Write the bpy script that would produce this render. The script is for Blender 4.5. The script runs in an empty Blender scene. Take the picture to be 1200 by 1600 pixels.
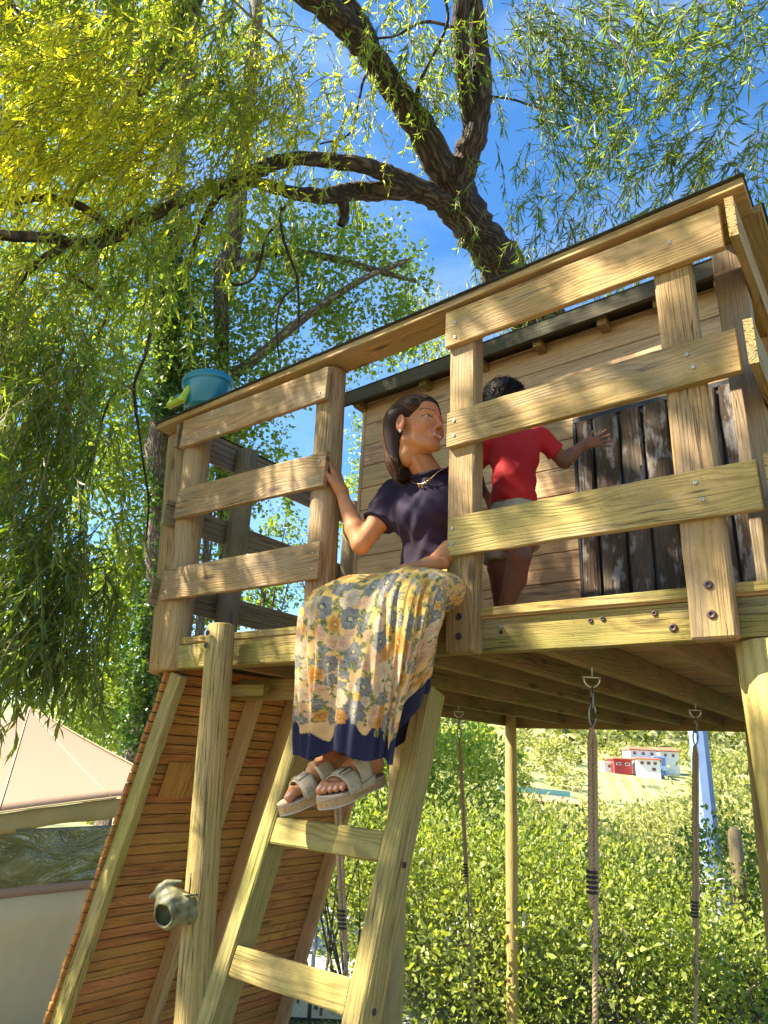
import bpy, bmesh, math, random
import numpy as np
from mathutils import Vector, Matrix
R = math.radians
rnd = random.Random(7)
S = bpy.context.scene
COL = S.collection

# ---------------------------------------------------------------- camera, sky, sun, exposure
cam_d = bpy.data.cameras.new('camera')
cam = bpy.data.objects.new('camera', cam_d); COL.objects.link(cam)
cam_d.sensor_fit = 'VERTICAL'; cam_d.sensor_height = 36.0; cam_d.lens = 36.0 * 1067 / 1600
cam_d.clip_start = 0.05; cam_d.clip_end = 3000
pit, rol, yaw = R(19.9), R(3.0), R(38.1)
fw = Vector((-math.sin(yaw) * math.cos(pit), math.cos(yaw) * math.cos(pit), math.sin(pit)))
r0 = Vector((math.cos(yaw), math.sin(yaw), 0)); u0 = r0.cross(fw)
rt = r0 * math.cos(rol) + u0 * math.sin(rol); up = -r0 * math.sin(rol) + u0 * math.cos(rol)
cam.matrix_world = Matrix(((rt.x, up.x, -fw.x, 0), (rt.y, up.y, -fw.y, 0), (rt.z, up.z, -fw.z, 1.5), (0, 0, 0, 1)))
S.camera = cam

SUN = Vector((-0.52, -0.48, 0.74)).normalized()          # direction towards the sun
world = bpy.data.worlds.new('World'); S.world = world; world.use_nodes = True
wn = world.node_tree; wn.nodes.clear()
w_out = wn.nodes.new('ShaderNodeOutputWorld'); w_bg = wn.nodes.new('ShaderNodeBackground')
sky = wn.nodes.new('ShaderNodeTexSky'); sky.sky_type = 'NISHITA'; sky.sun_disc = False
sky.sun_elevation = math.asin(SUN.z); sky.sun_rotation = math.atan2(SUN.x, SUN.y)
sky.air_density = 1.0; sky.dust_density = 0.4; sky.ozone_density = 2.2
w_tc = wn.nodes.new('ShaderNodeTexCoord'); w_map = wn.nodes.new('ShaderNodeMapping')
w_map.inputs['Scale'].default_value = (1.0, 1.0, 3.2)
w_no = wn.nodes.new('ShaderNodeTexNoise'); w_no.inputs['Scale'].default_value = 2.6
w_no.inputs['Detail'].default_value = 7; w_no.inputs['Roughness'].default_value = 0.62; w_no.inputs['Distortion'].default_value = 0.5
w_rp = wn.nodes.new('ShaderNodeValToRGB')
w_rp.color_ramp.elements[0].position = 0.42; w_rp.color_ramp.elements[0].color = (0.0, 0.0, 0.0, 1)
w_rp.color_ramp.elements[1].position = 0.85; w_rp.color_ramp.elements[1].color = (0.16, 0.16, 0.16, 1)
w_mx = wn.nodes.new('ShaderNodeMix'); w_mx.data_type = 'RGBA'
w_mx.inputs['B'].default_value = (7.5, 8.2, 9.2, 1)
w_hs = wn.nodes.new('ShaderNodeHueSaturation'); w_hs.inputs['Saturation'].default_value = 1.28
wn.links.new(w_tc.outputs['Generated'], w_map.inputs['Vector']); wn.links.new(w_map.outputs[0], w_no.inputs['Vector'])
wn.links.new(w_no.outputs['Fac'], w_rp.inputs['Fac']); wn.links.new(w_rp.outputs['Color'], w_mx.inputs['Factor'])
wn.links.new(sky.outputs[0], w_hs.inputs['Color']); wn.links.new(w_hs.outputs[0], w_mx.inputs['A'])
wn.links.new(w_mx.outputs['Result'], w_bg.inputs['Color']); w_bg.inputs['Strength'].default_value = 0.085
wn.links.new(w_bg.outputs[0], w_out.inputs['Surface'])

sun_d = bpy.data.lights.new('sun', 'SUN'); sun_d.energy = 5.0; sun_d.angle = R(0.53); sun_d.color = (1.0, 0.90, 0.72)
sun = bpy.data.objects.new('sun', sun_d); COL.objects.link(sun)
sun.rotation_euler = SUN.to_track_quat('Z', 'Y').to_euler()
S.view_settings.view_transform = 'Standard'; S.view_settings.look = 'None'
S.view_settings.gamma = 1; S.view_settings.exposure = 2.0; S.view_settings.use_curve_mapping = False
S.cycles.max_bounces = 10; S.cycles.diffuse_bounces = 5; S.cycles.transmission_bounces = 8
S.cycles.transparent_max_bounces = 8; S.cycles.use_denoising = True

# ---------------------------------------------------------------- helpers
WM = {}                                                  # world matrices of the things' empties
def link(o, parent=None, M=None):
    COL.objects.link(o)
    M = M or Matrix.Identity(4)
    if parent is not None:
        o.parent = parent
        o.matrix_basis = WM[parent.name].inverted() @ M
    else:
        o.matrix_basis = M
    WM[o.name] = M.copy()
    return o
def info(o, label=None, cat=None, group=None, kind=None):
    if label: o['label'] = label
    if cat: o['category'] = cat
    if group: o['group'] = group
    if kind: o['kind'] = kind
    return o
def thing(name, label, cat, loc=(0, 0, 0), group=None):
    o = bpy.data.objects.new(name, None); o.empty_display_size = 0.1
    link(o, None, Matrix.Translation(Vector(loc)))
    return info(o, label, cat, group)
def mesh_np(name, V, F, mats, smooth=False, col=None, colname='tone', mi=None):
    """V (n,3) array, F (m,k) array of same-size polygons (or a list of faces)"""
    me = bpy.data.meshes.new(name)
    if isinstance(F, np.ndarray):
        V = np.asarray(V, dtype=np.float32); F = np.asarray(F, dtype=np.int32)
        k = F.shape[1]
        me.vertices.add(len(V)); me.vertices.foreach_set('co', V.ravel())
        me.loops.add(F.size); me.loops.foreach_set('vertex_index', F.ravel())
        me.polygons.add(len(F))
        me.polygons.foreach_set('loop_start', np.arange(0, F.size, k, dtype=np.int32))
        me.polygons.foreach_set('loop_total', np.full(len(F), k, dtype=np.int32))
        me.update(calc_edges=True)
    else:
        me.from_pydata([tuple(v) for v in V], [], F); me.update()
    for m in (mats if isinstance(mats, (list, tuple)) else [mats]): me.materials.append(m)
    if mi is not None: me.polygons.foreach_set('material_index', np.asarray(mi, dtype=np.int32))
    if smooth: me.polygons.foreach_set('use_smooth', np.ones(len(me.polygons), dtype=bool))
    if col is not None:
        a = me.color_attributes.new(colname, 'FLOAT_COLOR', 'POINT')
        c = np.ones((len(me.vertices), 4), dtype=np.float32); col = np.asarray(col, dtype=np.float32)
        c[:, :col.shape[1]] = col
        a.data.foreach_set('color', c.ravel())
    return me
def part(name, me, parent=None, M=None, label=None, kind=None):
    o = bpy.data.objects.new(name, me); link(o, parent, M)
    if label: o['label'] = label
    if kind: o['kind'] = kind
    return o
def frame(p, x, y):
    """matrix at p with local X along x and local Y as near to y as possible"""
    x = Vector(x).normalized(); y = Vector(y); y = (y - x * y.dot(x)).normalized(); z = x.cross(y)
    return Matrix(((x.x, y.x, z.x, p[0]), (x.y, y.y, z.y, p[1]), (x.z, y.z, z.z, p[2]), (0, 0, 0, 1)))
_box = {}
def box_mesh(L, W, T, mat, bev=0.003, key=0, worn=0.0):
    """bevelled board, X the grain, centred"""
    k = (round(L, 3), round(W, 4), round(T, 4), mat.name, bev, key, worn)
    if k in _box: return _box[k]
    r = random.Random(hash((round(L, 3), round(W, 4), round(T, 4), key)) & 0xffff)
    bm = bmesh.new()
    n = 1 if worn == 0 else max(2, min(14, int(L / 0.12)))
    prof = []
    b = min(bev, T * 0.45, W * 0.45)
    for sx, sy in ((1, 1), (-1, 1), (-1, -1), (1, -1)):
        a, c = (W / 2) * sx, (T / 2) * sy
        pts = [(a, c - b * sy), (a - b * sx, c)]
        if sx * sy < 0: pts.reverse()
        prof += pts
    rings = []
    xs = [-L / 2, -L / 2 + b] + [-L / 2 + L * i / n for i in range(1, n)] + [L / 2 - b, L / 2]
    for i, x in enumerate(xs):
        end = i in (0, len(xs) - 1)
        ring = []
        for (y, z) in prof:
            if end: y -= math.copysign(b, y); z -= math.copysign(b, z) * 0.9
            if worn: y += r.uniform(-worn, worn); z += r.uniform(-worn, worn) * 0.6
            ring.append(bm.verts.new((x, y, z)))
        rings.append(ring)
    m = len(prof)
    for a, c in zip(rings, rings[1:]):
        for i in range(m): bm.faces.new((a[i], a[(i + 1) % m], c[(i + 1) % m], c[i]))
    bm.faces.new(rings[0][::-1]); bm.faces.new(rings[-1])
    bmesh.ops.recalc_face_normals(bm, faces=bm.faces)
    me = bpy.data.meshes.new('board'); bm.to_mesh(me); bm.free()
    me.materials.append(mat)
    _box[k] = me
    return me
def board(name, p0, p1, wdir, W, T, mat, parent, bev=0.003, key=0, worn=0.0018, label=None):
    """board along p0-p1 (centre line), W across wdir, T the third way"""
    p0, p1 = Vector(p0), Vector(p1); L = (p1 - p0).length
    return part(name, box_mesh(L, W, T, mat, bev, key, worn), parent, frame((p0 + p1) / 2, p1 - p0, wdir), label)
def bx(name, x0, x1, y0, y1, z0, z1, mat, parent, axis='x', **k):
    """axis aligned board given by its extents; the grain runs along axis"""
    c = Vector(((x0 + x1) / 2, (y0 + y1) / 2, (z0 + z1) / 2)); d = (x1 - x0, y1 - y0, z1 - z0)
    i = 'xyz'.index(axis); e = [Vector((1, 0, 0)), Vector((0, 1, 0)), Vector((0, 0, 1))]
    j = max([q for q in range(3) if q != i], key=lambda q: d[q]); kk = 3 - i - j
    return board(name, c - e[i] * d[i] / 2, c + e[i] * d[i] / 2, e[j], d[j], d[kk], mat, parent, **k)
def tube_vf(P, rad, n=8, caps=True, rough=0.0, seed=0, off=0):
    """swept tube through the points P with radii rad"""
    P = np.asarray(P, float); m = len(P); rad = np.broadcast_to(np.asarray(rad, float), (m,))
    T = np.gradient(P, axis=0); T /= np.linalg.norm(T, axis=1)[:, None] + 1e-12
    a = np.array([0, 0, 1.0]) if abs(T[0][2]) < 0.9 else np.array([1.0, 0, 0])
    nrm = np.cross(T[0], a); nrm /= np.linalg.norm(nrm)
    V = []; th = np.linspace(0, 2 * np.pi, n, endpoint=False); rs = np.random.RandomState(seed)
    for i in range(m):
        nrm = nrm - T[i] * (nrm @ T[i]); nrm /= np.linalg.norm(nrm); b = np.cross(T[i], nrm)
        r = rad[i] * (1 + rough * rs.uniform(-1, 1, n))
        V.append(P[i] + np.outer(np.cos(th) * r, nrm) + np.outer(np.sin(th) * r, b))
    V = np.concatenate(V)
    i, j = np.meshgrid(np.arange(m - 1), np.arange(n), indexing='ij'); i = i.ravel(); j = j.ravel(); j2 = (j + 1) % n
    F = np.stack([i * n + j, i * n + j2, (i + 1) * n + j2, (i + 1) * n + j], 1)
    if caps:
        V = np.vstack([V, P[0], P[-1]]); c0, c1 = len(V) - 2, len(V) - 1; k = np.arange(n); k2 = (k + 1) % n
        F = np.vstack([F, np.stack([k2, k, np.full(n, c0), np.full(n, c0)], 1), np.stack([(m - 1) * n + k, (m - 1) * n + k2, np.full(n, c1), np.full(n, c1)], 1)])
        # triangles kept as tris below
    return V, F + off
def fix(F):
    return [tuple(f) if f[2] != f[3] else tuple(f[:3]) for f in F.tolist()]
def join_vf(L):
    V, F, o = [], [], 0
    for v, f in L: V.append(v); F.append(np.asarray(f) + o); o += len(v)
    return np.concatenate(V), np.concatenate(F)
def tube(name, P, rad, mat, parent=None, n=8, rough=0.0, smooth=True, label=None, kind=None, seed=0):
    V, F = tube_vf(P, rad, n, True, rough, seed)
    return part(name, mesh_np(name, V, fix(F), mat, smooth), parent, None, label, kind)
def spline(P, k=8):
    """Catmull-Rom through rows of P (any width)"""
    P = np.asarray(P, float); Q = np.vstack([2 * P[0] - P[1], P, 2 * P[-1] - P[-2]]); out = []
    for i in range(1, len(Q) - 2):
        for t in np.linspace(0, 1, k, endpoint=False):
            a, b, c, d = Q[i - 1], Q[i], Q[i + 1], Q[i + 2]
            out.append(0.5 * ((2 * b) + (-a + c) * t + (2 * a - 5 * b + 4 * c - d) * t * t + (-a + 3 * b - 3 * c + d) * t ** 3))
    out.append(P[-1]); return np.array(out)

# ---------------------------------------------------------------- materials
def mat_new(name):
    m = bpy.data.materials.new(name); m.use_nodes = True; nt = m.node_tree; nt.nodes.clear()
    o = nt.nodes.new('ShaderNodeOutputMaterial'); b = nt.nodes.new('ShaderNodeBsdfPrincipled')
    nt.links.new(b.outputs[0], o.inputs['Surface'])
    return m, nt, b, o
class NT:
    def __init__(s, nt): s.nt = nt
    def n(s, t, **k):
        x = s.nt.nodes.new('ShaderNode' + t)
        for a, v in k.items():
            if a in ('operation', 'data_type', 'blend_type', 'feature', 'distance', 'vector_type', 'wave_type', 'bands_direction', 'noise_dimensions', 'voronoi_dimensions', 'attribute_name', 'interpolation_type'):
                setattr(x, a, v)
            else: s.set(x, a, v)
        return x
    def set(s, x, a, v):
        i = x.inputs[a] if a in x.inputs else x.inputs[int(a[1:])] if a[0] == '_' and a[1:].isdigit() else x.inputs[a.replace('_', ' ')]
        if hasattr(v, 'is_linked') or isinstance(v, bpy.types.NodeSocket): s.nt.links.new(v, i)
        else: i.default_value = v
    def math(s, op, a, b=0.0, c=None):
        x = s.nt.nodes.new('ShaderNodeMath'); x.operation = op
        for i, v in enumerate((a, b) if c is None else (a, b, c)):
            if isinstance(v, bpy.types.NodeSocket): s.nt.links.new(v, x.inputs[i])
            else: x.inputs[i].default_value = v
        return x.outputs[0]
    def vmath(s, op, a, b=(0, 0, 0)):
        x = s.nt.nodes.new('ShaderNodeVectorMath'); x.operation = op
        for i, v in enumerate((a, b)):
            if isinstance(v, bpy.types.NodeSocket): s.nt.links.new(v, x.inputs[i])
            else: x.inputs[i].default_value = v
        return x.outputs[0]
    def mix(s, f, a, b, bt='MIX'):
        x = s.nt.nodes.new('ShaderNodeMix'); x.data_type = 'RGBA'; x.blend_type = bt
        for nm, v in (('Factor', f), ('A', a), ('B', b)):
            i = x.inputs[nm] if nm == 'Factor' else [q for q in x.inputs if q.name == nm and q.type == 'RGBA'][0]
            if isinstance(v, bpy.types.NodeSocket): s.nt.links.new(v, i)
            else: i.default_value = v if nm == 'Factor' else (*v, 1)[:4]
        return [q for q in x.outputs if q.type == 'RGBA'][0]
    def ramp(s, f, *st):
        x = s.nt.nodes.new('ShaderNodeValToRGB'); e = x.color_ramp.elements
        while len(e) < len(st): e.new(0.5)
        for q, (p, c) in zip(e, st): q.position = p; q.color = (*c, 1)[:4] if not isinstance(c, (int, float)) else (c, c, c, 1)
        s.nt.links.new(f, x.inputs[0]); return x.outputs[0]
    def noise(s, vec, scale, detail=3, rough=0.5, dist=0.0):
        x = s.nt.nodes.new('ShaderNodeTexNoise'); x.inputs['Scale'].default_value = scale; x.inputs['Detail'].default_value = detail
        x.inputs['Roughness'].default_value = rough; x.inputs['Distortion'].default_value = dist
        if vec is not None: s.nt.links.new(vec, x.inputs['Vector'])
        return x.outputs['Fac']
def wood(name, base, dark, green=(0.20, 0.20, 0.035), moss=0.35, ring=0.011, rough=0.75, grain=0.5, knots=1.0, bump=0.8, pale=0.0, vary=0.28, grey=0.42):
    m, nt, b, o = mat_new(name); N = NT(nt)
    tc = N.n('TexCoord').outputs['Object']; oi = nt.nodes.new('ShaderNodeObjectInfo')
    rn = oi.outputs['Random']
    off = N.n('CombineXYZ', X=N.math('MULTIPLY', rn, 37.0), Y=N.math('MULTIPLY', rn, 11.3), Z=N.math('MULTIPLY', rn, 5.7)).outputs[0]
    p = N.vmath('ADD', tc, off)
    ps = N.vmath('MULTIPLY', p, (1.6, 9.0, 9.0))
    n1 = N.noise(ps, 1.0, 3, 0.5)
    sp = nt.nodes.new('ShaderNodeSeparateXYZ'); nt.links.new(tc, sp.inputs[0])
    # distance from the heart of the log, wavering along the board: gives cathedral arches on the wide faces
    oy = N.math('MULTIPLY_ADD', rn, 0.12, -0.06); oz = N.math('MULTIPLY_ADD', N.math('FRACT', N.math('MULTIPLY', rn, 7.31)), 0.05, 0.02)
    xw = N.math('MULTIPLY', N.math('ADD', n1, -0.5), 0.10)
    slope = N.math('MULTIPLY', N.math('ADD', sp.outputs['X'], N.math('MULTIPLY_ADD', rn, 1.4, -0.7)), 0.035)
    yy = N.math('ADD', N.math('ADD', sp.outputs['Y'], oy), xw)
    zz = N.math('ADD', N.math('ADD', sp.outputs['Z'], oz), slope)
    r = N.math('SQRT', N.math('ADD', N.math('MULTIPLY', yy, yy), N.math('MULTIPLY', zz, zz)))
    # knots push the rings aside
    pk = N.vmath('MULTIPLY', p, (2.4, 9.0, 9.0))
    vk = N.n('TexVoronoi', Scale=1.0, Vector=pk, feature='F1').outputs['Distance']
    kn = N.ramp(vk, (0.07, 1.0), (0.16, 0.0))
    kb = N.ramp(vk, (0.05, 1.0), (0.40, 0.0))
    r2 = N.math('MULTIPLY_ADD', kb, 0.02 * knots, r)
    w = N.math('SINE', N.math('MULTIPLY', r2, 2 * math.pi / ring))
    w = N.math('MULTIPLY_ADD', w, 0.5, 0.5); w = N.math('POWER', w, 2.2)
    fine = N.noise(N.vmath('MULTIPLY', p, (5.0, 260.0, 260.0)), 1.0, 3, 0.6)
    streak = N.noise(N.vmath('MULTIPLY', p, (1.2, 40.0, 40.0)), 1.0, 3, 0.6)
    f = N.math('ADD', N.math('MULTIPLY', w, 0.55 * grain), N.math('MULTIPLY', N.math('SUBTRACT', streak, 0.42), 1.1 * grain))
    f = N.math('ADD', f, N.math('MULTIPLY', N.math('SUBTRACT', fine, 0.5), 0.7 * grain))
    x = nt.nodes.new('ShaderNodeClamp'); nt.links.new(f, x.inputs[0]); f = x.outputs[0]
    c = N.mix(f, base, dark)
    blot = N.noise(N.vmath('MULTIPLY', p, (3.0, 7.0, 7.0)), 1.0, 4, 0.6)
    c = N.mix(N.ramp(blot, (0.42, 0.0), (0.68, moss)), c, green)
    if pale:
        bl2 = N.noise(N.vmath('MULTIPLY', p, (5.0, 14.0, 14.0)), 1.3, 5, 0.65)
        c = N.mix(N.ramp(bl2, (0.52, 0.0), (0.60, pale)), c, (0.42, 0.38, 0.34))
    c = N.mix(N.math('MULTIPLY', kn, 0.75 * knots), c, tuple(q * 0.35 for q in dark))
    wet = N.noise(N.vmath('MULTIPLY', p, (1.5, 5.0, 5.0)), 2.2, 5, 0.7)
    c = N.mix(N.ramp(wet, (0.52, 0.0), (0.75, 0.45)), c, tuple(q * 0.45 for q in dark))
    # drying cracks and dirt: long thin dark lines, and speckle
    cr = N.noise(N.vmath('MULTIPLY', p, (1.1, 70.0, 70.0)), 1.0, 2, 0.5)
    crk = N.math('MULTIPLY', N.ramp(cr, (0.485, 0.0), (0.497, 1.0), (0.503, 1.0), (0.515, 0.0)), N.ramp(N.noise(N.vmath('MULTIPLY', p, (2.0, 6.0, 6.0)), 1.0, 2, 0.5), (0.50, 0.0), (0.60, 0.8)))
    c = N.mix(crk, c, tuple(q * 0.22 for q in dark))
    spk = N.noise(N.vmath('MULTIPLY', p, (90.0, 160.0, 160.0)), 1.0, 2, 0.7)
    c = N.mix(N.ramp(spk, (0.60, 0.0), (0.72, 0.5)), c, tuple(q * 0.4 for q in dark))
    gry = N.noise(N.vmath('MULTIPLY', p, (1.1, 4.0, 4.0)), 1.7, 4, 0.6)
    c = N.mix(N.ramp(gry, (0.46, 0.0), (0.70, grey)), c, (0.30, 0.255, 0.19))
    hs = nt.nodes.new('ShaderNodeHueSaturation'); nt.links.new(c, hs.inputs['Color'])
    nt.links.new(N.math('MULTIPLY_ADD', N.math('FRACT', N.math('MULTIPLY', rn, 3.77)), vary, 1.0 - vary / 2), hs.inputs['Value'])
    nt.links.new(N.math('MULTIPLY_ADD', N.math('FRACT', N.math('MULTIPLY', rn, 9.1)), 0.024, 0.488), hs.inputs['Hue'])
    nt.links.new(hs.outputs[0], b.inputs['Base Color']); b.inputs['Roughness'].default_value = rough
    b.inputs['Specular IOR Level'].default_value = 0.3
    bp = nt.nodes.new('ShaderNodeBump'); bp.inputs['Strength'].default_value = bump; bp.inputs['Distance'].default_value = 0.004
    nt.links.new(N.math('SUBTRACT', N.math('ADD', fine, N.math('MULTIPLY', streak, 0.8)), N.math('ADD', N.math('MULTIPLY', w, 0.35), N.math('MULTIPLY', crk, 1.5))), bp.inputs['Height']); nt.links.new(bp.outputs[0], b.inputs['Normal'])
    return m
def plain(name, col, rough=0.6, metal=0.0, var=0.15, scale=20.0, bump=0.1, spec=0.5, detail=4, sub=0.0, col2=None, coat=0.0):
    m, nt, b, o = mat_new(name); N = NT(nt)
    tc = N.n('TexCoord').outputs['Object']
    n = N.noise(tc, scale, detail, 0.6)
    c = N.mix(N.ramp(n, (0.3, 0.0), (0.7, 1.0)), tuple(q * (1 - var) for q in col), tuple(min(1, q * (1 + var)) for q in (col2 or col)))
    nt.links.new(c, b.inputs['Base Color']); b.inputs['Roughness'].default_value = rough; b.inputs['Metallic'].default_value = metal
    b.inputs['Specular IOR Level'].default_value = spec; b.inputs['Coat Weight'].default_value = coat
    if sub: b.inputs['Subsurface Weight'].default_value = sub; b.inputs['Subsurface Radius'].default_value = (0.012, 0.005, 0.003); b.inputs['Subsurface Scale'].default_value = 1.0
    if bump:
        bp = nt.nodes.new('ShaderNodeBump'); bp.inputs['Strength'].default_value = bump; bp.inputs['Distance'].default_value = 0.01
        nt.links.new(n, bp.inputs['Height']); nt.links.new(bp.outputs[0], b.inputs['Normal'])
    return m
def leafmat(name, c1, c2, c3, trans=0.45, rough=0.45, tcol=None, spec=0.5, tgain=1.6):
    """leaf colour from the per leaf 'tone' attribute; light passes through"""
    m, nt, b, o = mat_new(name); N = NT(nt)
    at = nt.nodes.new('ShaderNodeAttribute'); at.attribute_name = 'tone'
    sp = nt.nodes.new('ShaderNodeSeparateColor'); nt.links.new(at.outputs['Color'], sp.inputs[0])
    c = N.ramp(sp.outputs[0], (0.0, c1), (0.55, c2), (1.0, c3))
    nt.links.new(c, b.inputs['Base Color']); b.inputs['Roughness'].default_value = rough; b.inputs['Specular IOR Level'].default_value = spec
    tr = nt.nodes.new('ShaderNodeBsdfTranslucent')
    tc = N.mix(1.0, c, tcol or (1.0, 1.0, 0.35), 'MULTIPLY')
    sc = N.vmath('MULTIPLY', tc, (tgain, tgain, tgain)); nt.links.new(sc, tr.inputs['Color'])
    mx = nt.nodes.new('ShaderNodeMixShader'); mx.inputs[0].default_value = trans
    nt.links.new(b.outputs[0], mx.inputs[1]); nt.links.new(tr.outputs[0], mx.inputs[2]); nt.links.new(mx.outputs[0], o.inputs['Surface'])
    return m
W_RAIL = wood('rail_wood', (0.43, 0.275, 0.10), (0.16, 0.085, 0.026), moss=0.4, grain=.62)
W_BROWN = wood('brown_rail_wood', (0.38, 0.235, 0.105), (0.15, 0.082, 0.033), moss=0.25, grain=.7)
W_BEAM = wood('beam_wood', (0.37, 0.27, 0.07), (0.13, 0.085, 0.02), moss=0.6, grain=.7)
W_POST = wood('post_wood', (0.41, 0.27, 0.105), (0.155, 0.095, 0.032), moss=0.38, ring=0.016, grain=.6)
W_LADD = wood('ladder_wood', (0.37, 0.285, 0.085), (0.145, 0.10, 0.025), moss=0.6, knots=0.6, grain=.8, green=(0.22, 0.22, 0.035), grey=.2)
W_GPOST = wood('round_post_wood', (0.46, 0.345, 0.115), (0.20, 0.135, 0.035), moss=0.6, ring=0.018, grain=.6, green=(0.25, 0.24, 0.04), grey=.15)
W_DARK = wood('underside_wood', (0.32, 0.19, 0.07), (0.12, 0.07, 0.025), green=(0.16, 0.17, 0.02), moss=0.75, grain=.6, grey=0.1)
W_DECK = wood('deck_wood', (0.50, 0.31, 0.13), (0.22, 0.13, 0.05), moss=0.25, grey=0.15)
W_RAMP = wood('ramp_slat_wood', (0.52, 0.22, 0.055), (0.20, 0.072, 0.018), green=(0.36, 0.20, 0.04), moss=0.35, ring=0.008, vary=0.26, grain=.8, grey=0.08)
W_RAMPR = wood('ramp_rail_wood', (0.52, 0.33, 0.12), (0.30, 0.17, 0.05), moss=0.2, knots=0.4)
W_WALL = wood('cabin_wood', (0.64, 0.40, 0.205), (0.29, 0.16, 0.07), grey=0.15, green=(0.36, 0.24, 0.13), moss=0.25, ring=0.018, knots=0.8)
W_DOOR = wood('door_slab_wood', (0.11, 0.066, 0.036), (0.022, 0.014, 0.010), green=(0.04, 0.04, 0.02), moss=0.4, pale=0.7, bump=1.0, vary=0.5)
W_OLD = wood('old_wood', (0.34, 0.25, 0.14), (0.16, 0.11, 0.06), moss=0.5)
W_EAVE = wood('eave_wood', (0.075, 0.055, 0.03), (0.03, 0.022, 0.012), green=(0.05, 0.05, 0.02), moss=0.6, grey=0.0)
M_FELT = plain('roof_felt', (0.035, 0.04, 0.035), 0.95, scale=60, var=0.5)
M_SCREW = plain('screw_steel', (0.45, 0.43, 0.42), 0.35, 1.0)
M_BOLT = plain('rusty_bolt', (0.07, 0.045, 0.045), 0.6, 0.6, var=0.5)
M_STEEL = plain('galvanised_steel', (0.62, 0.60, 0.58), 0.28, 1.0, var=0.2)
M_CHAIN = plain('chain_steel', (0.25, 0.24, 0.22), 0.4, 1.0, var=0.4)
M_BLACK = plain('black_plastic', (0.015, 0.015, 0.016), 0.5)
# ---------------------------------------------------------------- play tower
ZD = 2.02                                                # deck top
tower = thing('play_platform', 'raised wooden play platform with board railings on posts', 'play platform', (-1.6, 2.1, 0))
def screw(x, y, z, n=(0, -1, 0), r=0.0065, mat=None, nm='screw'):
    n = Vector(n); a = n.orthogonal().normalized(); b = n.cross(a); p = Vector((x, y, z))
    V = []; k = 12
    for rr, h in ((r, 0.0), (r, 0.0035), (r * 0.75, 0.005), (r * 0.4, 0.004), (r * 0.35, 0.001)):
        for i in range(k):
            t = 2 * math.pi * i / k; V.append(p + n * h + (a * math.cos(t) + b * math.sin(t)) * rr)
    F = [(j * k + i, j * k + (i + 1) % k, (j + 1) * k + (i + 1) % k, (j + 1) * k + i) for j in range(4) for i in range(k)] + [tuple(range(4 * k, 5 * k))]
    return part(nm, mesh_np(nm, V, F, mat or M_SCREW, True), tower)
def bolt(x, y, z, n=(0, -1, 0)): return screw(x, y, z, n, 0.0125, M_BOLT, 'bolt')

# front railings, right hand section and left hand section
YF = 2.02
bx('rail_board', -1.312, -0.256, YF, YF + 0.026, 3.098, 3.266, W_RAIL, tower)
bx('rail_board', -1.297, -0.259, YF, YF + 0.026, 2.642, 2.793, W_RAIL, tower, key=1)
bx('rail_board', -1.284, -0.256, YF, YF + 0.026, 2.203, 2.354, W_RAIL, tower, key=2)
board('rail_board', (-3.055, YF + 0.013, 3.157), (-1.965, YF + 0.013, 3.146), (0, 0, 1), 0.170, 0.026, W_BROWN, tower, key=3)
board('rail_board', (-3.003, YF + 0.013, 2.729), (-1.930, YF + 0.013, 2.701), (0, 0, 1), 0.166, 0.026, W_BROWN, tower, key=4)
board('rail_board', (-3.010, YF + 0.013, 2.285), (-1.922, YF + 0.013, 2.278), (0, 0, 1), 0.163, 0.026, W_BROWN, tower, key=5)
# uprights of the railing
YP = YF + 0.0262
bx('railing_post', -1.303, -1.188, YP, YP + 0.075, 1.862, 3.272, W_POST, tower, 'z', key=1, bev=0.007)
bx('railing_post', -0.486, -0.368, YP, YP + 0.06, 1.858, 3.272, W_POST, tower, 'z', key=2, bev=0.007)
tube('railing_post', [(-2.005 + 0.035 * t, YP + 0.068, 1.0 * 3.255 - t * 1.39) for t in np.linspace(1, 0, 6)][::-1], 0.066, W_POST, tower, 16)
def vround(name, P0, P1, r, mat, n=18, r2=None, rough=0.012):
    """round pole with the grain along local X"""
    P0, P1 = Vector(P0), Vector(P1); L = (P1 - P0).length; k = 9
    X = np.linspace(-L / 2, L / 2, k); rr = np.linspace(r, r2 or r, k); rr = np.concatenate([[rr[0] * 0.93], rr, [rr[-1] * 0.93]]); X = np.concatenate([[X[0]], X, [X[-1]]]); X[1] += 0.006; X[-2] -= 0.006
    V, F = tube_vf(np.stack([X, X * 0, X * 0], 1) + np.array([[0, 0, 0]]), rr, n, True, rough, int(L * 100))
    return part(name, mesh_np(name, V, fix(F), mat, True), tower, frame((P0 + P1) / 2, P1 - P0, (0, 1, 0.01)))
# replace the plain tube by a grained pole: middle post left of the opening
bpy.data.objects.remove([o for o in tower.children if o.name.startswith('railing_post') and o.data.name.startswith('railing_post')][0])
vround('railing_post', (-1.975, YP + 0.07, 1.86), (-2.025, YP + 0.07, 3.262), 0.068, W_BROWN)
vround('corner_post', (-3.045, YP + 0.10, 1.86), (-3.265, YP + 0.12, 3.24), 0.078, W_POST)
vround('corner_post', (-2.940, YP + 0.072, 1.86), (-3.035, YP + 0.072, 3.25), 0.072, W_BROWN)
vround('ground_post', (-2.262, 1.975, -0.05), (-2.452, 1.985, 2.03), 0.064, W_GPOST, r2=0.062)
vround('ground_post', (-0.265, 2.20, -0.05), (-0.31, 2.20, 1.866), 0.094, W_GPOST)
vround('ground_post', (-3.02, 5.85, -0.6), (-3.0, 5.85, 1.95), 0.050, W_RAMPR)
vround('ground_post', (-1.06, 5.9, -0.6), (-1.00, 5.9, 1.95), 0.086, W_RAMPR)
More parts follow.
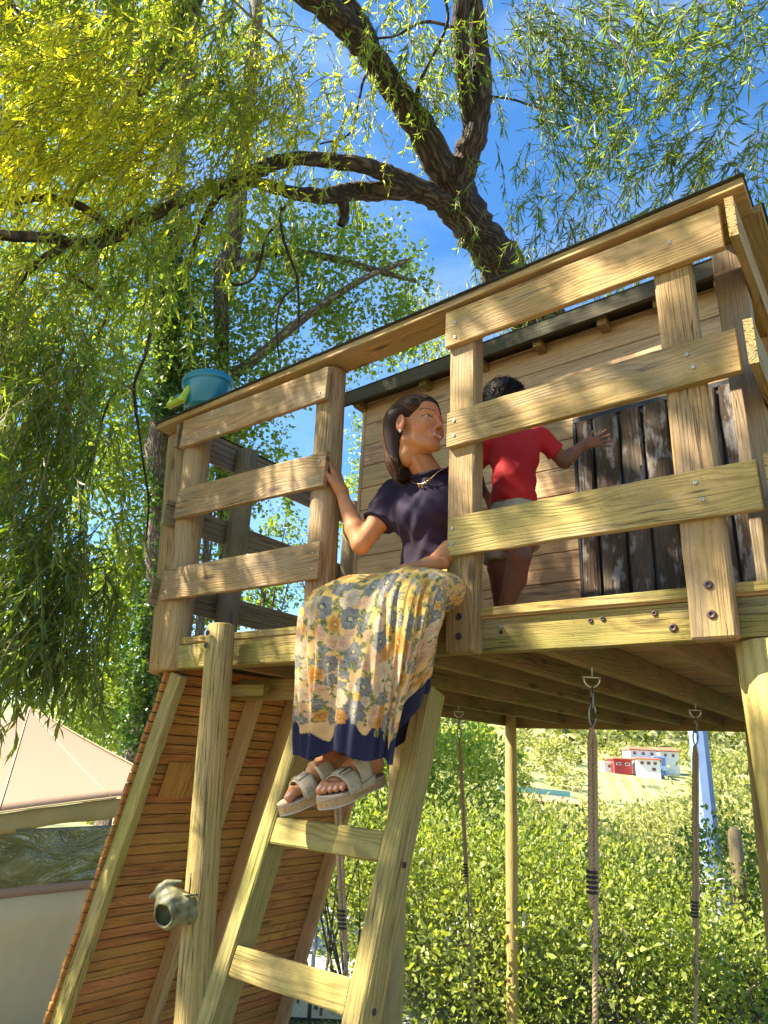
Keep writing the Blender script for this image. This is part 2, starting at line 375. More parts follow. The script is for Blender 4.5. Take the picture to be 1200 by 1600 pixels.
vround('ground_post', (-2.92, 4.05, -0.3), (-2.92, 4.05, 1.95), 0.075, W_RAMPR)
# front beam, side beams, rear beam
YB = YP + 0.0745
bx('front_beam', -3.10, -0.12, YB, YB + 0.045, 1.868, 1.984, W_BEAM, tower, key=1)
bx('front_beam', -3.10, -1.99, YB - 0.033, YB - 0.0005, 1.868, 1.98, W_BEAM, tower, key=2)
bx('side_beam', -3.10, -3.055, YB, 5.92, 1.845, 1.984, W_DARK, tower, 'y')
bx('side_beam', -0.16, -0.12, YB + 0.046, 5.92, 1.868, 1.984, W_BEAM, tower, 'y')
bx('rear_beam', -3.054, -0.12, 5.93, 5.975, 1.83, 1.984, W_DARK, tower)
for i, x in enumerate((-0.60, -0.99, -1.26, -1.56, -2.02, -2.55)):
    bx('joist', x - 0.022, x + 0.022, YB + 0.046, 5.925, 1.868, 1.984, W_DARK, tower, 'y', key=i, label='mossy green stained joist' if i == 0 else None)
# cross piece carrying the ramp and the ladder
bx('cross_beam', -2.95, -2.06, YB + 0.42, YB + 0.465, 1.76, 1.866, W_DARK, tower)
y = YB - 0.012; k = 0
while y < 5.85:
    w = 0.118
    o = bx('deck_board', -3.07, -0.11, y, y + w, 1.985, ZD, W_DECK, tower, key=k % 5); y += w + 0.009; k += 1
bx('deck_board', -3.05, -0.17, YB - 0.022, YB - 0.0125, 1.9905, ZD + 0.002, W_BEAM, tower, key=9)
# cap rails
board('cap_rail', (-3.30, 2.09, 3.268), (-0.175, 2.09, 3.318), (0, 1, 0), 0.155, 0.032, W_RAIL, tower, key=8)
board('cap_felt', (-3.315, 2.086, 3.287), (-0.170, 2.086, 3.337), (0, 1, 0), 0.175, 0.005, M_FELT, tower, worn=0.002)
bx('cap_rail', -0.302, -0.148, 2.17, 4.3, 3.303, 3.335, W_BEAM, tower, 'y', key=9)
bx('cap_felt', -0.31, -0.140, 2.175, 4.3, 3.336, 3.341, M_FELT, tower, 'y')
bx('cap_rail', -3.25, -3.10, 2.17, 4.2, 3.245, 3.275, W_OLD, tower, 'y', key=7)
bx('cap_felt', -3.26, -3.09, 2.175, 4.2, 3.276, 3.281, M_FELT, tower, 'y')
# grooved side boards
def grooved(name, p0, p1, wdir, W, T, mat, ng=4):
    p0, p1 = Vector(p0), Vector(p1); L = (p1 - p0).length; prof = []
    for s in (1, -1):
        for i in range(ng):
            a = -W / 2 + W * i / ng; b_ = a + W / ng; g = 0.004
            q = [(a + (0 if i == 0 else g / 2), T / 2), (b_ - g / 2, T / 2)] + ([(b_ - g / 2, T / 2 - 0.005), (b_ + g / 2, T / 2 - 0.005)] if i < ng - 1 else [])
            prof += [(y * s, z * s) for y, z in q]
    m = len(prof); V = [(x, y, z) for x in (-L / 2, L / 2) for (y, z) in prof]
    F = [(i, i + m, (i + 1) % m + m, (i + 1) % m) for i in range(m)] + [tuple(range(m)), tuple(range(2 * m - 1, m - 1, -1))]
    return part(name, mesh_np(name, V, F, mat), tower, frame((p0 + p1) / 2, p1 - p0, wdir))
for z in (3.17, 2.71, 2.27):
    grooved('side_board', (-3.115, 2.03, z + 0.0), (-3.115, 5.2, z), (0, 0, 1), 0.145, 0.026, W_OLD)
for z in (3.18, 2.715, 2.275):
    grooved('side_board', (-0.222, 1.992, z), (-0.222, 4.2, z), (0, 0, 1), 0.155, 0.026, W_RAIL)
vround('side_post', (-3.05, 2.50, 1.99), (-3.05, 2.50, 3.24), 0.066, W_OLD)
vround('side_post', (-3.05, 3.52, 1.99), (-3.05, 3.52, 3.24), 0.062, W_OLD)
bx('side_post', -0.335, -0.240, 2.27, 2.36, ZD, 3.30, W_OLD, tower, 'z', key=5)
bx('side_post', -0.335, -0.240, 2.95, 3.05, ZD, 3.30, W_RAMPR, tower, 'z', key=6)
# fixings
for z in (3.20, 3.13): screw(-1.262, YF, z)
for z in (2.748, 2.685): screw(-1.262, YF, z)
for z in (2.306, 2.246): screw(-1.262, YF, z)
screw(-0.418, YF, 3.19); screw(-0.405, YF, 2.745); screw(-0.390, YF, 2.695); screw(-0.423, YF, 2.312); screw(-0.408, YF, 2.257)
for x, z in ((-3.02, 3.21), (-3.02, 3.12), (-2.01, 3.19), (-2.0, 3.10), (-2.97, 2.78), (-2.965, 2.69), (-1.965, 2.74), (-1.96, 2.66), (-2.97, 2.32), (-2.97, 2.24), (-1.955, 2.31), (-1.95, 2.24)): screw(x, YF, z, r=0.005)
for z in (1.985, 1.915): bolt(-1.245, YP, z)
for z in (2.01, 1.925): bolt(-0.425, YP, z)
bolt(-0.55, YB, 1.91); bolt(-0.24, YB, 1.91); bolt(-0.24, YB, 1.965); screw(-1.12, YB, 1.935, r=.007, mat=M_BOLT); screw(-1.12, YB, 1.955); screw(-0.80, YB, 1.95, r=.008, mat=M_BOLT); screw(-0.76, YB, 1.953, r=.008, mat=M_BOLT); screw(-0.60, YB, 1.957, r=.009, mat=M_BOLT)
for z in (1.97, 1.92): bolt(-1.978, YP + 0.003, z)
for z in (1.985, 1.93): bolt(-2.445, 1.912, z)
for z in (2.0, 1.9): bolt(-2.985, YP + 0.022, z)

# ---------------------------------------------------------------- ladder
ladder = thing('ladder', 'greenish wooden ladder leaning up to the opening in the platform railing', 'ladder', (-1.63, 1.45, 0))
ld = Vector((0, 0.335, 1.0)).normalized(); ln = Vector((0, -1.0, 0.335)).normalized()
def lad(x, z, dep=0.0): return Vector((x, 1.852 + (z - 1.27) * 0.335, z)) - ln * dep
for x in (-1.905, -1.362):
    board('rail', lad(x, -0.02, 0.048), lad(x, 1.93 if x < -1.6 else 1.75, 0.048), (1, 0, 0), 0.066, 0.096, W_LADD, ladder, bev=0.006, key=int(x * 10))
for z in (1.255, 0.885, 0.535, 0.185):
    board('rung', lad(-1.8705, z, 0.030), lad(-1.3965, z, 0.030), ld, 0.085, 0.045, W_LADD, ladder, bev=0.004, key=int(z * 10))
def lscrew(x, z):
    p = lad(x, z, 0.05); o = screw(x + 0.033, p.y, p.z, (1, 0, 0), 0.009, M_BOLT); M = WM[o.name]; o.parent = ladder; o.matrix_basis = WM[ladder.name].inverted() @ M
for z in (1.22, 0.87): lscrew(-1.362, z)
for z in (1.275, 1.00):
    for dx, in ((-1.38,),):
        pass

# ---------------------------------------------------------------- climbing ramp
ramp = thing('climbing_ramp', 'steep climbing ramp of narrow brown slats seen from its underside', 'climbing ramp', (-3.3, 2.9, 0))
rd = Vector((-0.326, 0, -1.0)).normalized(); rn_ = Vector((-1.0, 0, 0.326)).normalized()   # down along the ramp, outward
def rp(z, y, out=0.0): return Vector((-2.945 - (1.83 - z) * 0.326, y, z)) + rn_ * out
for y, ma, z1 in ((2.125, W_LADD, 1.86), (2.66, W_RAMPR, 1.84), (2.96, W_RAMPR, 1.84), (3.72, W_RAMPR, 1.84)):
    board('rail', rp(-0.35, y, -0.045), rp(z1, y, -0.045), (0, 1, 0), 0.046 if y < 3 else 0.036, 0.09, ma, ramp, bev=0.005, key=int(y * 10))
s = 0.0; k = 0; L = 2.36
while s < L:
    w = 0.050 + 0.007 * math.sin(k * 2.3); p = rp(1.90, 0, 0.0105) + rd * (s + w / 2)
    ya = 2.088 + 0.003 * math.sin(k * 5.1) - 0.006; yb = 3.775
    board('slat', (p.x, ya, p.z), (p.x, yb, p.z), rd, w - 0.0055, 0.021, W_RAMP, ramp, bev=0.003, key=k % 6, worn=0.001); s += w; k += 1
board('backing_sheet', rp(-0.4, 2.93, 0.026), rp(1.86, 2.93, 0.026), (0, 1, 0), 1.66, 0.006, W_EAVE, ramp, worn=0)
board('patch_panel', rp(1.44, 2.40, -0.008), rp(1.27, 2.40, -0.008), (0, 1, 0), 0.26, 0.012, W_RAMP, ramp, key=3, label='square patch of plywood screwed over the slats')
board('cleat', (-2.93, 2.45, 1.80), (-2.63, 2.47, 1.80), (0, 0, 1), 0.055, 0.05, W_BEAM, ramp)

# ---------------------------------------------------------------- playhouse on the platform
house = thing('playhouse', 'small plank playhouse with dark slab door standing on the platform', 'playhouse', (-1.2, 3.5, ZD))
YW = 2.90; XL, XR = -2.455, -0.34; z = ZD + 0.002; zt = 3.60; k = 0; DX0, DX1, DZ = -1.125, -0.35, 3.10
def hb(x0, x1, za, zb): bx('wall_plank', x0, x1, YW, YW + 0.018, za, zb, W_WALL, house, key=k % 7, bev=0.003, worn=0.0008)
while z < zt - 0.01:
    h = 0.142; z1 = min(z + h, zt)
    if z1 <= DZ + 0.001: hb(XL, DX0, z, z1 - 0.004)
    elif z < DZ: hb(XL, DX0, z, z1 - 0.004); hb(DX0 + 0.001, XR, DZ + 0.002, z1 - 0.004)
    else: hb(XL, XR, z, z1 - 0.004)
    z = z1; k += 1
for kx, (xa, ya_, xb, yb_) in enumerate(((XL + 0.012, YW + 0.02, XL + 0.03, 5.2), (XR - 0.03, YW + 0.02, XR - 0.012, 5.2))):
    zz = ZD + 0.002
    while zz < 3.5:
        bx('wall_plank', xa, xb, ya_, yb_, zz, zz + 0.138, W_WALL, house, 'y', key=kx); zz += 0.142
bx('corner_batten', XL - 0.024, XL - 0.001, YW - 0.004, YW + 0.04, ZD + 0.002, 3.56, W_WALL, house, 'z')
bx('rear_wall', XL + 0.03, XR - 0.03, 5.18, 5.20, ZD + 0.002, 3.35, W_WALL, house)
# door of dark slabs
door = part('door', box_mesh(DZ - ZD - 0.03, DX1 - DX0 - 0.02, 0.02, M_BLACK), house, frame(((DX0 + DX1) / 2, YW + 0.012, (ZD + DZ) / 2), (0, 0, 1), (1, 0, 0)))
x = DX0 + 0.014; k = 0
while x < DX1 - 0.02:
    w = (0.085, 0.125, 0.105, 0.118, 0.092, 0.11)[k % 6]; x1 = min(x + w, DX1)
    o = board('door_slab', ((x + x1) / 2, YW - 0.018, ZD + 0.01), ((x + x1) / 2 - 0.0, YW - 0.018, DZ - 0.022), (1, 0, 0), x1 - x - 0.014, 0.030, W_DOOR, house, key=k, bev=0.008, worn=0.004)
    x = x1; k += 1
bx('door_frame', DX0 - 0.003, DX1, YW - 0.008, YW - 0.001, DZ - 0.016, DZ + 0.012, M_BLACK, house)
bx('door_frame', DX0 - 0.006, DX0 + 0.012, YW - 0.008, YW - 0.001, ZD + 0.002, DZ - 0.017, M_BLACK, house, 'z')
# lean-to roof
def rz(y): return 3.612 + (2.85 - y) * 0.10
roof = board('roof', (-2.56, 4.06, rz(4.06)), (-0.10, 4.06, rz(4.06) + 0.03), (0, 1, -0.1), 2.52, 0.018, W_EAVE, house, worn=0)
board('roof_felt', (-2.58, 4.06, rz(4.06) + 0.014), (-0.08, 4.06, rz(4.06) + 0.044), (0, 1, -0.1), 2.58, 0.006, M_FELT, house, worn=0.0)
board('eave_board', (-2.57, 2.790, 3.585), (-0.09, 2.790, 3.615), (0, 0, 1), 0.085, 0.024, W_EAVE, house, key=3)
for i, x in enumerate((-2.47, -1.98, -1.61, -1.27, -0.93, -0.665, -0.40)):
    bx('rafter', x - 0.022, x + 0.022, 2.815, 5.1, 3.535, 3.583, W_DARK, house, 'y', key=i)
    bpy.context.view_layer.objects.active = None
CELL = 0.20; OV_SEED = 7
LEAN = [(-1.404, 10.608, -0.451, 0.39), (-1.174, 9.821, 1.652, 0.375), (-1.217, 9.054, 2.953, 0.355), (-1.57, 8.192, 3.93, 0.336), (-1.986, 7.211, 4.766, 0.321), (-2.335, 6.334, 5.492, 0.298)]
L_TRUNK = [(-2.572, 5.38, 5.985, 0.244), (-2.632, 4.949, 6.233, 0.219), (-2.665, 4.587, 6.374, 0.196), (-2.703, 4.292, 6.51, 0.202), (-2.657, 4.079, 6.612, 0.165)]
L_A = [(-2.709, 4.301, 6.482, 0.169), (-2.675, 3.997, 6.612, 0.147), (-2.71, 3.675, 6.813, 0.128), (-2.766, 3.418, 6.981, 0.12), (-2.808, 3.12, 7.117, 0.112), (-2.861, 2.832, 7.213, 0.114), (-2.911, 2.531, 7.195, 0.105), (-3.005, 2.192, 7.183, 0.092), (-3.041, 1.772, 7.153, 0.07)]
L_A2 = [(-2.791, 3.145, 7.092, 0.071), (-2.799, 2.978, 7.295, 0.076), (-2.842, 2.744, 7.437, 0.07), (-2.823, 2.538, 7.624, 0.059)]
L_B = [(-2.713, 4.285, 6.51, 0.152), (-2.546, 4.143, 6.663, 0.132), (-2.376, 4.058, 6.842, 0.113), (-2.262, 3.974, 7.073, 0.102), (-2.187, 3.863, 7.296, 0.09), (-2.117, 3.693, 7.491, 0.078), (-2.061, 3.529, 7.649, 0.072), (-1.983, 3.316, 7.951, 0.056)]
L_B2 = [(-2.38, 4.043, 6.869, 0.076), (-2.33, 3.84, 7.102, 0.074), (-2.266, 3.664, 7.299, 0.078), (-2.186, 3.505, 7.487, 0.077), (-2.095, 3.371, 7.641, 0.071), (-2.013, 3.27, 8, 0.056)]
L_C = [(-2.725, 4.364, 6.464, 0.136), (-2.789, 4.075, 6.395, 0.11), (-2.889, 3.808, 6.365, 0.096), (-2.958, 3.567, 6.332, 0.078), (-3, 3.314, 6.222, 0.066), (-3.154, 3.083, 6.168, 0.06), (-3.274, 2.837, 6.057, 0.053), (-3.354, 2.651, 5.886, 0.056), (-3.389, 2.507, 5.697, 0.055), (-3.485, 2.436, 5.54, 0.036), (-3.585, 2.398, 5.452, 0.023)]
L_C2 = [(-2.876, 3.892, 6.353, 0.076), (-3.055, 3.653, 6.271, 0.085), (-3.231, 3.427, 6.169, 0.078), (-3.323, 3.174, 5.975, 0.066), (-3.424, 2.944, 5.863, 0.054), (-3.487, 2.723, 5.795, 0.048), (-3.579, 2.541, 5.74, 0.042), (-3.652, 2.32, 5.507, 0.041), (-3.734, 2.106, 5.248, 0.039), (-3.861, 1.958, 5.058, 0.043), (-3.963, 1.831, 4.866, 0.05), (-4.023, 1.661, 4.692, 0.041), (-4.054, 1.468, 4.619, 0.035), (-4.033, 1.279, 4.478, 0.034), (-4.118, 1.006, 4.34, 0.029)]
L_C3 = [(-3.976, 1.81, 4.89, 0.033), (-4.006, 1.692, 4.949, 0.029), (-4.071, 1.555, 4.988, 0.029), (-4.132, 1.392, 4.945, 0.024), (-4.182, 1.269, 4.834, 0.024), (-4.329, 1.086, 4.688, 0.023)]
L_C4 = [(-4.041, 1.552, 4.606, 0.028), (-4.148, 1.465, 4.464, 0.024), (-4.196, 1.389, 4.256, 0.023), (-4.228, 1.391, 4.049, 0.019), (-4.243, 1.448, 3.754, 0.015), (-4.249, 1.581, 3.454, 0.011)]
L_C5 = [(-3.597, 2.369, 5.497, 0.032), (-3.734, 2.377, 5.392, 0.027), (-3.871, 2.408, 5.238, 0.023), (-3.96, 2.436, 5.025, 0.023), (-4.029, 2.458, 4.859, 0.018)]
L_C6 = [(-3.282, 3.369, 6.063, 0.052), (-3.291, 3.417, 5.943, 0.047), (-3.329, 3.429, 5.853, 0.036)]
L_T1 = [(-3.463, 2.902, 5.742, 0.013), (-3.522, 2.879, 5.544, 0.013), (-3.577, 2.831, 5.406, 0.013), (-3.636, 2.863, 5.235, 0.013), (-3.716, 2.869, 5.087, 0.013), (-3.827, 2.807, 5.032, 0.013), (-3.901, 2.73, 5.075, 0.01)]
L_T2 = [(-3.495, 2.886, 5.72, 0.013), (-3.529, 2.946, 5.533, 0.013), (-3.518, 3.032, 5.363, 0.013), (-3.526, 3.157, 5.227, 0.013), (-3.585, 3.277, 5.01, 0.01), (-3.625, 3.338, 4.809, 0.01)]
L_T3 = [(-3.527, 3.19, 5.153, 0.01), (-3.626, 3.119, 4.991, 0.01), (-3.695, 3.156, 4.792, 0.01), (-3.723, 3.248, 4.547, 0.007)]
L_T4 = [(-2.108, 3.7, 7.491, 0.017), (-2.236, 3.381, 7.38, 0.013), (-2.321, 3.13, 7.192, 0.013), (-2.417, 2.926, 6.883, 0.009), (-2.495, 2.79, 6.753, 0.009)]
L_T5 = [(-2.66, 3.547, 6.883, 0.017), (-2.556, 3.438, 7.002, 0.017), (-2.359, 3.38, 7.171, 0.013), (-2.188, 3.306, 7.329, 0.013), (-2.147, 3.138, 7.471, 0.01)]
L_T6 = [(-2.791, 3.145, 7.092, 0.014), (-2.872, 3.085, 6.937, 0.013), (-2.952, 3.118, 6.73, 0.01), (-3.063, 3.15, 6.471, 0.01), (-3.215, 2.975, 6.298, 0.007)]
L_T7 = [(-4.016, 1.621, 4.644, 0.011), (-4.093, 1.628, 4.499, 0.011), (-3.995, 1.757, 4.385, 0.011), (-3.914, 1.874, 4.27, 0.008), (-4.019, 1.887, 4.063, 0.008)]
L_T8 = [(-3.477, 1.958, 3.951, 0.012), (-3.536, 1.982, 3.797, 0.01), (-3.611, 1.994, 3.643, 0.01), (-3.632, 2.047, 3.492, 0.01), (-3.64, 2.11, 3.342, 0.007), (-3.652, 2.187, 3.154, 0.007), (-3.663, 2.265, 2.966, 0.007), (-3.723, 2.339, 2.701, 0.005)]
L_T9 = [(-3.612, 2.011, 3.606, 0.01), (-3.636, 1.929, 3.596, 0.007), (-3.695, 1.888, 3.437, 0.007), (-3.782, 1.923, 3.212, 0.007), (-3.884, 1.947, 2.986, 0.005), (-3.947, 2.017, 2.727, 0.005)]
L_T10 = [(-3.924, 1.654, 3.848, 0.01), (-3.999, 1.666, 3.694, 0.01), (-3.977, 1.675, 3.419, 0.01), (-4.064, 1.71, 3.195, 0.007), (-4.05, 1.738, 2.864, 0.007)]
L_T11 = [(-2.184, 3.95, 7.111, 0.011), (-1.974, 4.03, 7.003, 0.009), (-1.818, 4.079, 6.868, 0.009), (-1.623, 4.157, 6.737, 0.007), (-1.496, 4.26, 6.729, 0.005)]
I_1 = [(-8.164, 5.625, 1.797, 0.186), (-7.844, 5.327, 2.992, 0.169), (-7.659, 4.998, 4.021, 0.169), (-7.515, 4.68, 5.251, 0.162), (-7.311, 4.432, 6.431, 0.147), (-7.158, 4.172, 7.551, 0.139), (-7.058, 3.974, 8.445, 0.132), (-6.954, 3.751, 9.695, 0.117), (-6.736, 3.555, 11.082, 0.101), (-6.609, 3.347, 12.338, 0.084)]
I_2 = [(-6.769, 4.758, 7.236, 0.106), (-6.574, 4.642, 7.821, 0.123), (-6.414, 4.536, 8.322, 0.132), (-6.312, 4.425, 8.737, 0.123), (-6.107, 4.222, 9.823, 0.107), (-5.912, 4.011, 11.2, 0.091), (-5.841, 3.844, 12.273, 0.074)]
I_3 = [(-6.708, 4.96, 5.725, 0.067), (-6.94, 4.605, 6.102, 0.076), (-6.294, 5.093, 6.436, 0.068), (-5.795, 5.357, 7.005, 0.06), (-5.2, 5.793, 7.66, 0.044), (-4.628, 6.176, 8.095, 0.036)]
I_3 = [(-7.323, 4.639, 5.374, 0.084), (-6.924, 4.835, 5.921, 0.077), (-6.363, 5.149, 6.49, 0.069), (-5.858, 5.415, 7.065, 0.061), (-5.2, 5.793, 7.66, 0.044), (-4.635, 6.19, 8.053, 0.036)]
I_4 = [(-6.588, 4.668, 7.738, 0.079), (-6.181, 4.983, 8.041, 0.062), (-5.68, 5.483, 8.103, 0.054), (-5.137, 5.97, 7.969, 0.045), (-4.714, 6.47, 7.897, 0.027)]
I_5 = [(-7.846, 3.653, 9.564, 0.112), (-7.625, 3.299, 10.709, 0.122), (-7.52, 2.979, 11.586, 0.112), (-7.431, 2.726, 12.288, 0.103)]
I_6 = [(-10.719, 4.273, 4.788, 0.118), (-10.348, 3.713, 6.639, 0.118), (-9.931, 3.271, 8.309, 0.098), (-9.728, 2.71, 9.875, 0.098), (-9.648, 2.229, 11.349, 0.079)]
WIL = [(-3.972, 1.02, 6.028, 0.647, 0.345, 0.8, 82, 0.550, -0.500, 0.750),  # last column: leaf tone, clump sun glow and shade put into it
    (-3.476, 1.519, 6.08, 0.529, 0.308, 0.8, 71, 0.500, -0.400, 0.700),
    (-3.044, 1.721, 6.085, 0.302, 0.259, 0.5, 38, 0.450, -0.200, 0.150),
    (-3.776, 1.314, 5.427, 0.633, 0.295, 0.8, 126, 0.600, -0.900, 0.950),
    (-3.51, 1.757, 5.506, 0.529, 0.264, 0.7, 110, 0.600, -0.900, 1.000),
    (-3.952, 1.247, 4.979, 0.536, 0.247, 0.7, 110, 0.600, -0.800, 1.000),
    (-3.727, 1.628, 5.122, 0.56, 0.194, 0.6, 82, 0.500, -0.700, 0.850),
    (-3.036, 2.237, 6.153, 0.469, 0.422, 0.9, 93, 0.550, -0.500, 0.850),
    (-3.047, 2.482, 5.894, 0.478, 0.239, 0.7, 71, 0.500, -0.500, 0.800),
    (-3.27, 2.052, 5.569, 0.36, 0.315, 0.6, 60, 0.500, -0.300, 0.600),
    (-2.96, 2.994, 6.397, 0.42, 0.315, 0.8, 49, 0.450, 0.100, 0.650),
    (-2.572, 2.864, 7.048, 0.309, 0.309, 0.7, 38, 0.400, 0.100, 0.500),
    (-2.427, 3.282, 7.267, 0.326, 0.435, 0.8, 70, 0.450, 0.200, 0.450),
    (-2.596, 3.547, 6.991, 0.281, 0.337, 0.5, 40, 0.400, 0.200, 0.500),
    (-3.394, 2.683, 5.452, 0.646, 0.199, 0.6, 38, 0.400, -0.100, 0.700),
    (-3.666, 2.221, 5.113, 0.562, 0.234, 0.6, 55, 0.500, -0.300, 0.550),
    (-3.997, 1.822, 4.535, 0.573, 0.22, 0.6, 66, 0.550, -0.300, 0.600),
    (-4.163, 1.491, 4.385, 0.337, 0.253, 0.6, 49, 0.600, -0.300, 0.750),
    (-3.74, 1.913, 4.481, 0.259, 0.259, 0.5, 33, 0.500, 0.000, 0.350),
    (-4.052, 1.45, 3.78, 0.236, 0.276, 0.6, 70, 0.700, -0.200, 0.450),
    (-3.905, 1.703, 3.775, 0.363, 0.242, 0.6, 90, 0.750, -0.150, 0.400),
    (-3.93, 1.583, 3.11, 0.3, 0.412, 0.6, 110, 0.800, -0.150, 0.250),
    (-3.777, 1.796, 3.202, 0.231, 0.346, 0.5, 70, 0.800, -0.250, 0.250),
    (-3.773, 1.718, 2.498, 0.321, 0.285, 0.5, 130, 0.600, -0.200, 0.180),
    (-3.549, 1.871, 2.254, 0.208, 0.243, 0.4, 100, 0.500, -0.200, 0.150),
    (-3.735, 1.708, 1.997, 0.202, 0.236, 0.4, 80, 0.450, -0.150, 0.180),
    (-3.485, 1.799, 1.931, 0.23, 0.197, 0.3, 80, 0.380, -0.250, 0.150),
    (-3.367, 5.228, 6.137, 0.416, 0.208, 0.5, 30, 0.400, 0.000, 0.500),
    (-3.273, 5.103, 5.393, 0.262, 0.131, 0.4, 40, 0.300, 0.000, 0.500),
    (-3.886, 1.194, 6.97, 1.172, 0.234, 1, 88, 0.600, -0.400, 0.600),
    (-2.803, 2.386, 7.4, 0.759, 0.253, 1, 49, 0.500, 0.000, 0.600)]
WILR = [(-1.57, 3.225, 6.504, 0.281, 0.281, 0.6, 36, 0.500, 0.300, 0.06),  # last column: low leaf tones, shade put into the colour
    (-1.22, 3.312, 6.322, 0.36, 0.27, 0.6, 55, 0.550, 0.500, 0.03),
    (-1.402, 3.381, 6.157, 0.276, 0.23, 0.5, 36, 0.500, 0.500, 0.03),
    (-1.071, 3.502, 6.164, 0.27, 0.225, 0.5, 27, 0.500, 0.700, 0.06),
    (-0.57, 2.688, 5.263, 0.135, 0.067, 0.2, 3, 0.300, 0.600, 0.03),
    (-1.366, 3.619, 5.995, 0.328, 0.187, 0.5, 13, 0.500, 0.300, 0.08),
    (-1.745, 3.877, 5.962, 0.304, 0.253, 0.6, 15, 0.500, 0.100, 0.11),
    (-1.488, 4.136, 5.836, 0.405, 0.304, 0.7, 27, 0.500, -0.200, 0.10),
    (-1.098, 4.174, 5.832, 0.341, 0.292, 0.7, 23, 0.500, -0.500, 0.11),
    (-1.845, 4.442, 5.739, 0.381, 0.217, 0.6, 23, 0.400, -0.200, 0.10),
    (-2.396, 4.329, 6.221, 0.291, 0.349, 0.5, 11, 0.400, -0.100, 0.11),
    (-2.225, 4.476, 5.604, 0.337, 0.225, 0.5, 16, 0.350, -0.100, 0.08),
    (-0.461, 3.533, 5.96, 0.371, 0.247, 0.7, 23, 0.600, -0.900, 0.15),
    (-0.201, 3.503, 5.882, 0.236, 0.197, 0.6, 16, 0.600, -1.000, 0.14),
    (-0.458, 3.694, 5.616, 0.412, 0.206, 0.7, 32, 0.600, -1.000, 0.14),
    (-0.177, 3.78, 5.614, 0.242, 0.282, 0.6, 23, 0.600, -0.900, 0.13),
    (-0.674, 3.861, 5.471, 0.345, 0.216, 0.7, 25, 0.500, -0.800, 0.14),
    (-0.35, 3.993, 5.443, 0.337, 0.253, 0.7, 32, 0.550, -0.800, 0.10),
    (-0.313, 4.263, 5.213, 0.216, 0.259, 0.7, 27, 0.500, -0.500, 0.03),
    (-0.591, 4.191, 5.483, 0.27, 0.18, 0.6, 18, 0.400, -0.600, 0.11),
    (-1.159, 4.471, 5.669, 0.354, 0.127, 0.6, 16, 0.350, -0.400, 0.14),
    (-0.304, 3.669, 5.932, 0.247, 0.247, 0.6, 11, 0.700, -1.000, 0.25),
    (-2.719, 5.303, 5.609, 0.323, 0.168, 0.4, 27, 0.300, 0.000, 0.11),
    (-2.274, 5.556, 5.817, 0.388, 0.168, 0.4, 32, 0.300, 0.000, 0.11),
    (-1.772, 5.839, 6.058, 0.388, 0.168, 0.4, 32, 0.300, 0.000, 0.11),
    (-1.27, 6.121, 6.299, 0.388, 0.168, 0.4, 27, 0.300, 0.000, 0.11),
    (-0.915, 3.479, 7.067, 0.703, 0.281, 0.8, 41, 0.600, 0.300, 0.06)]
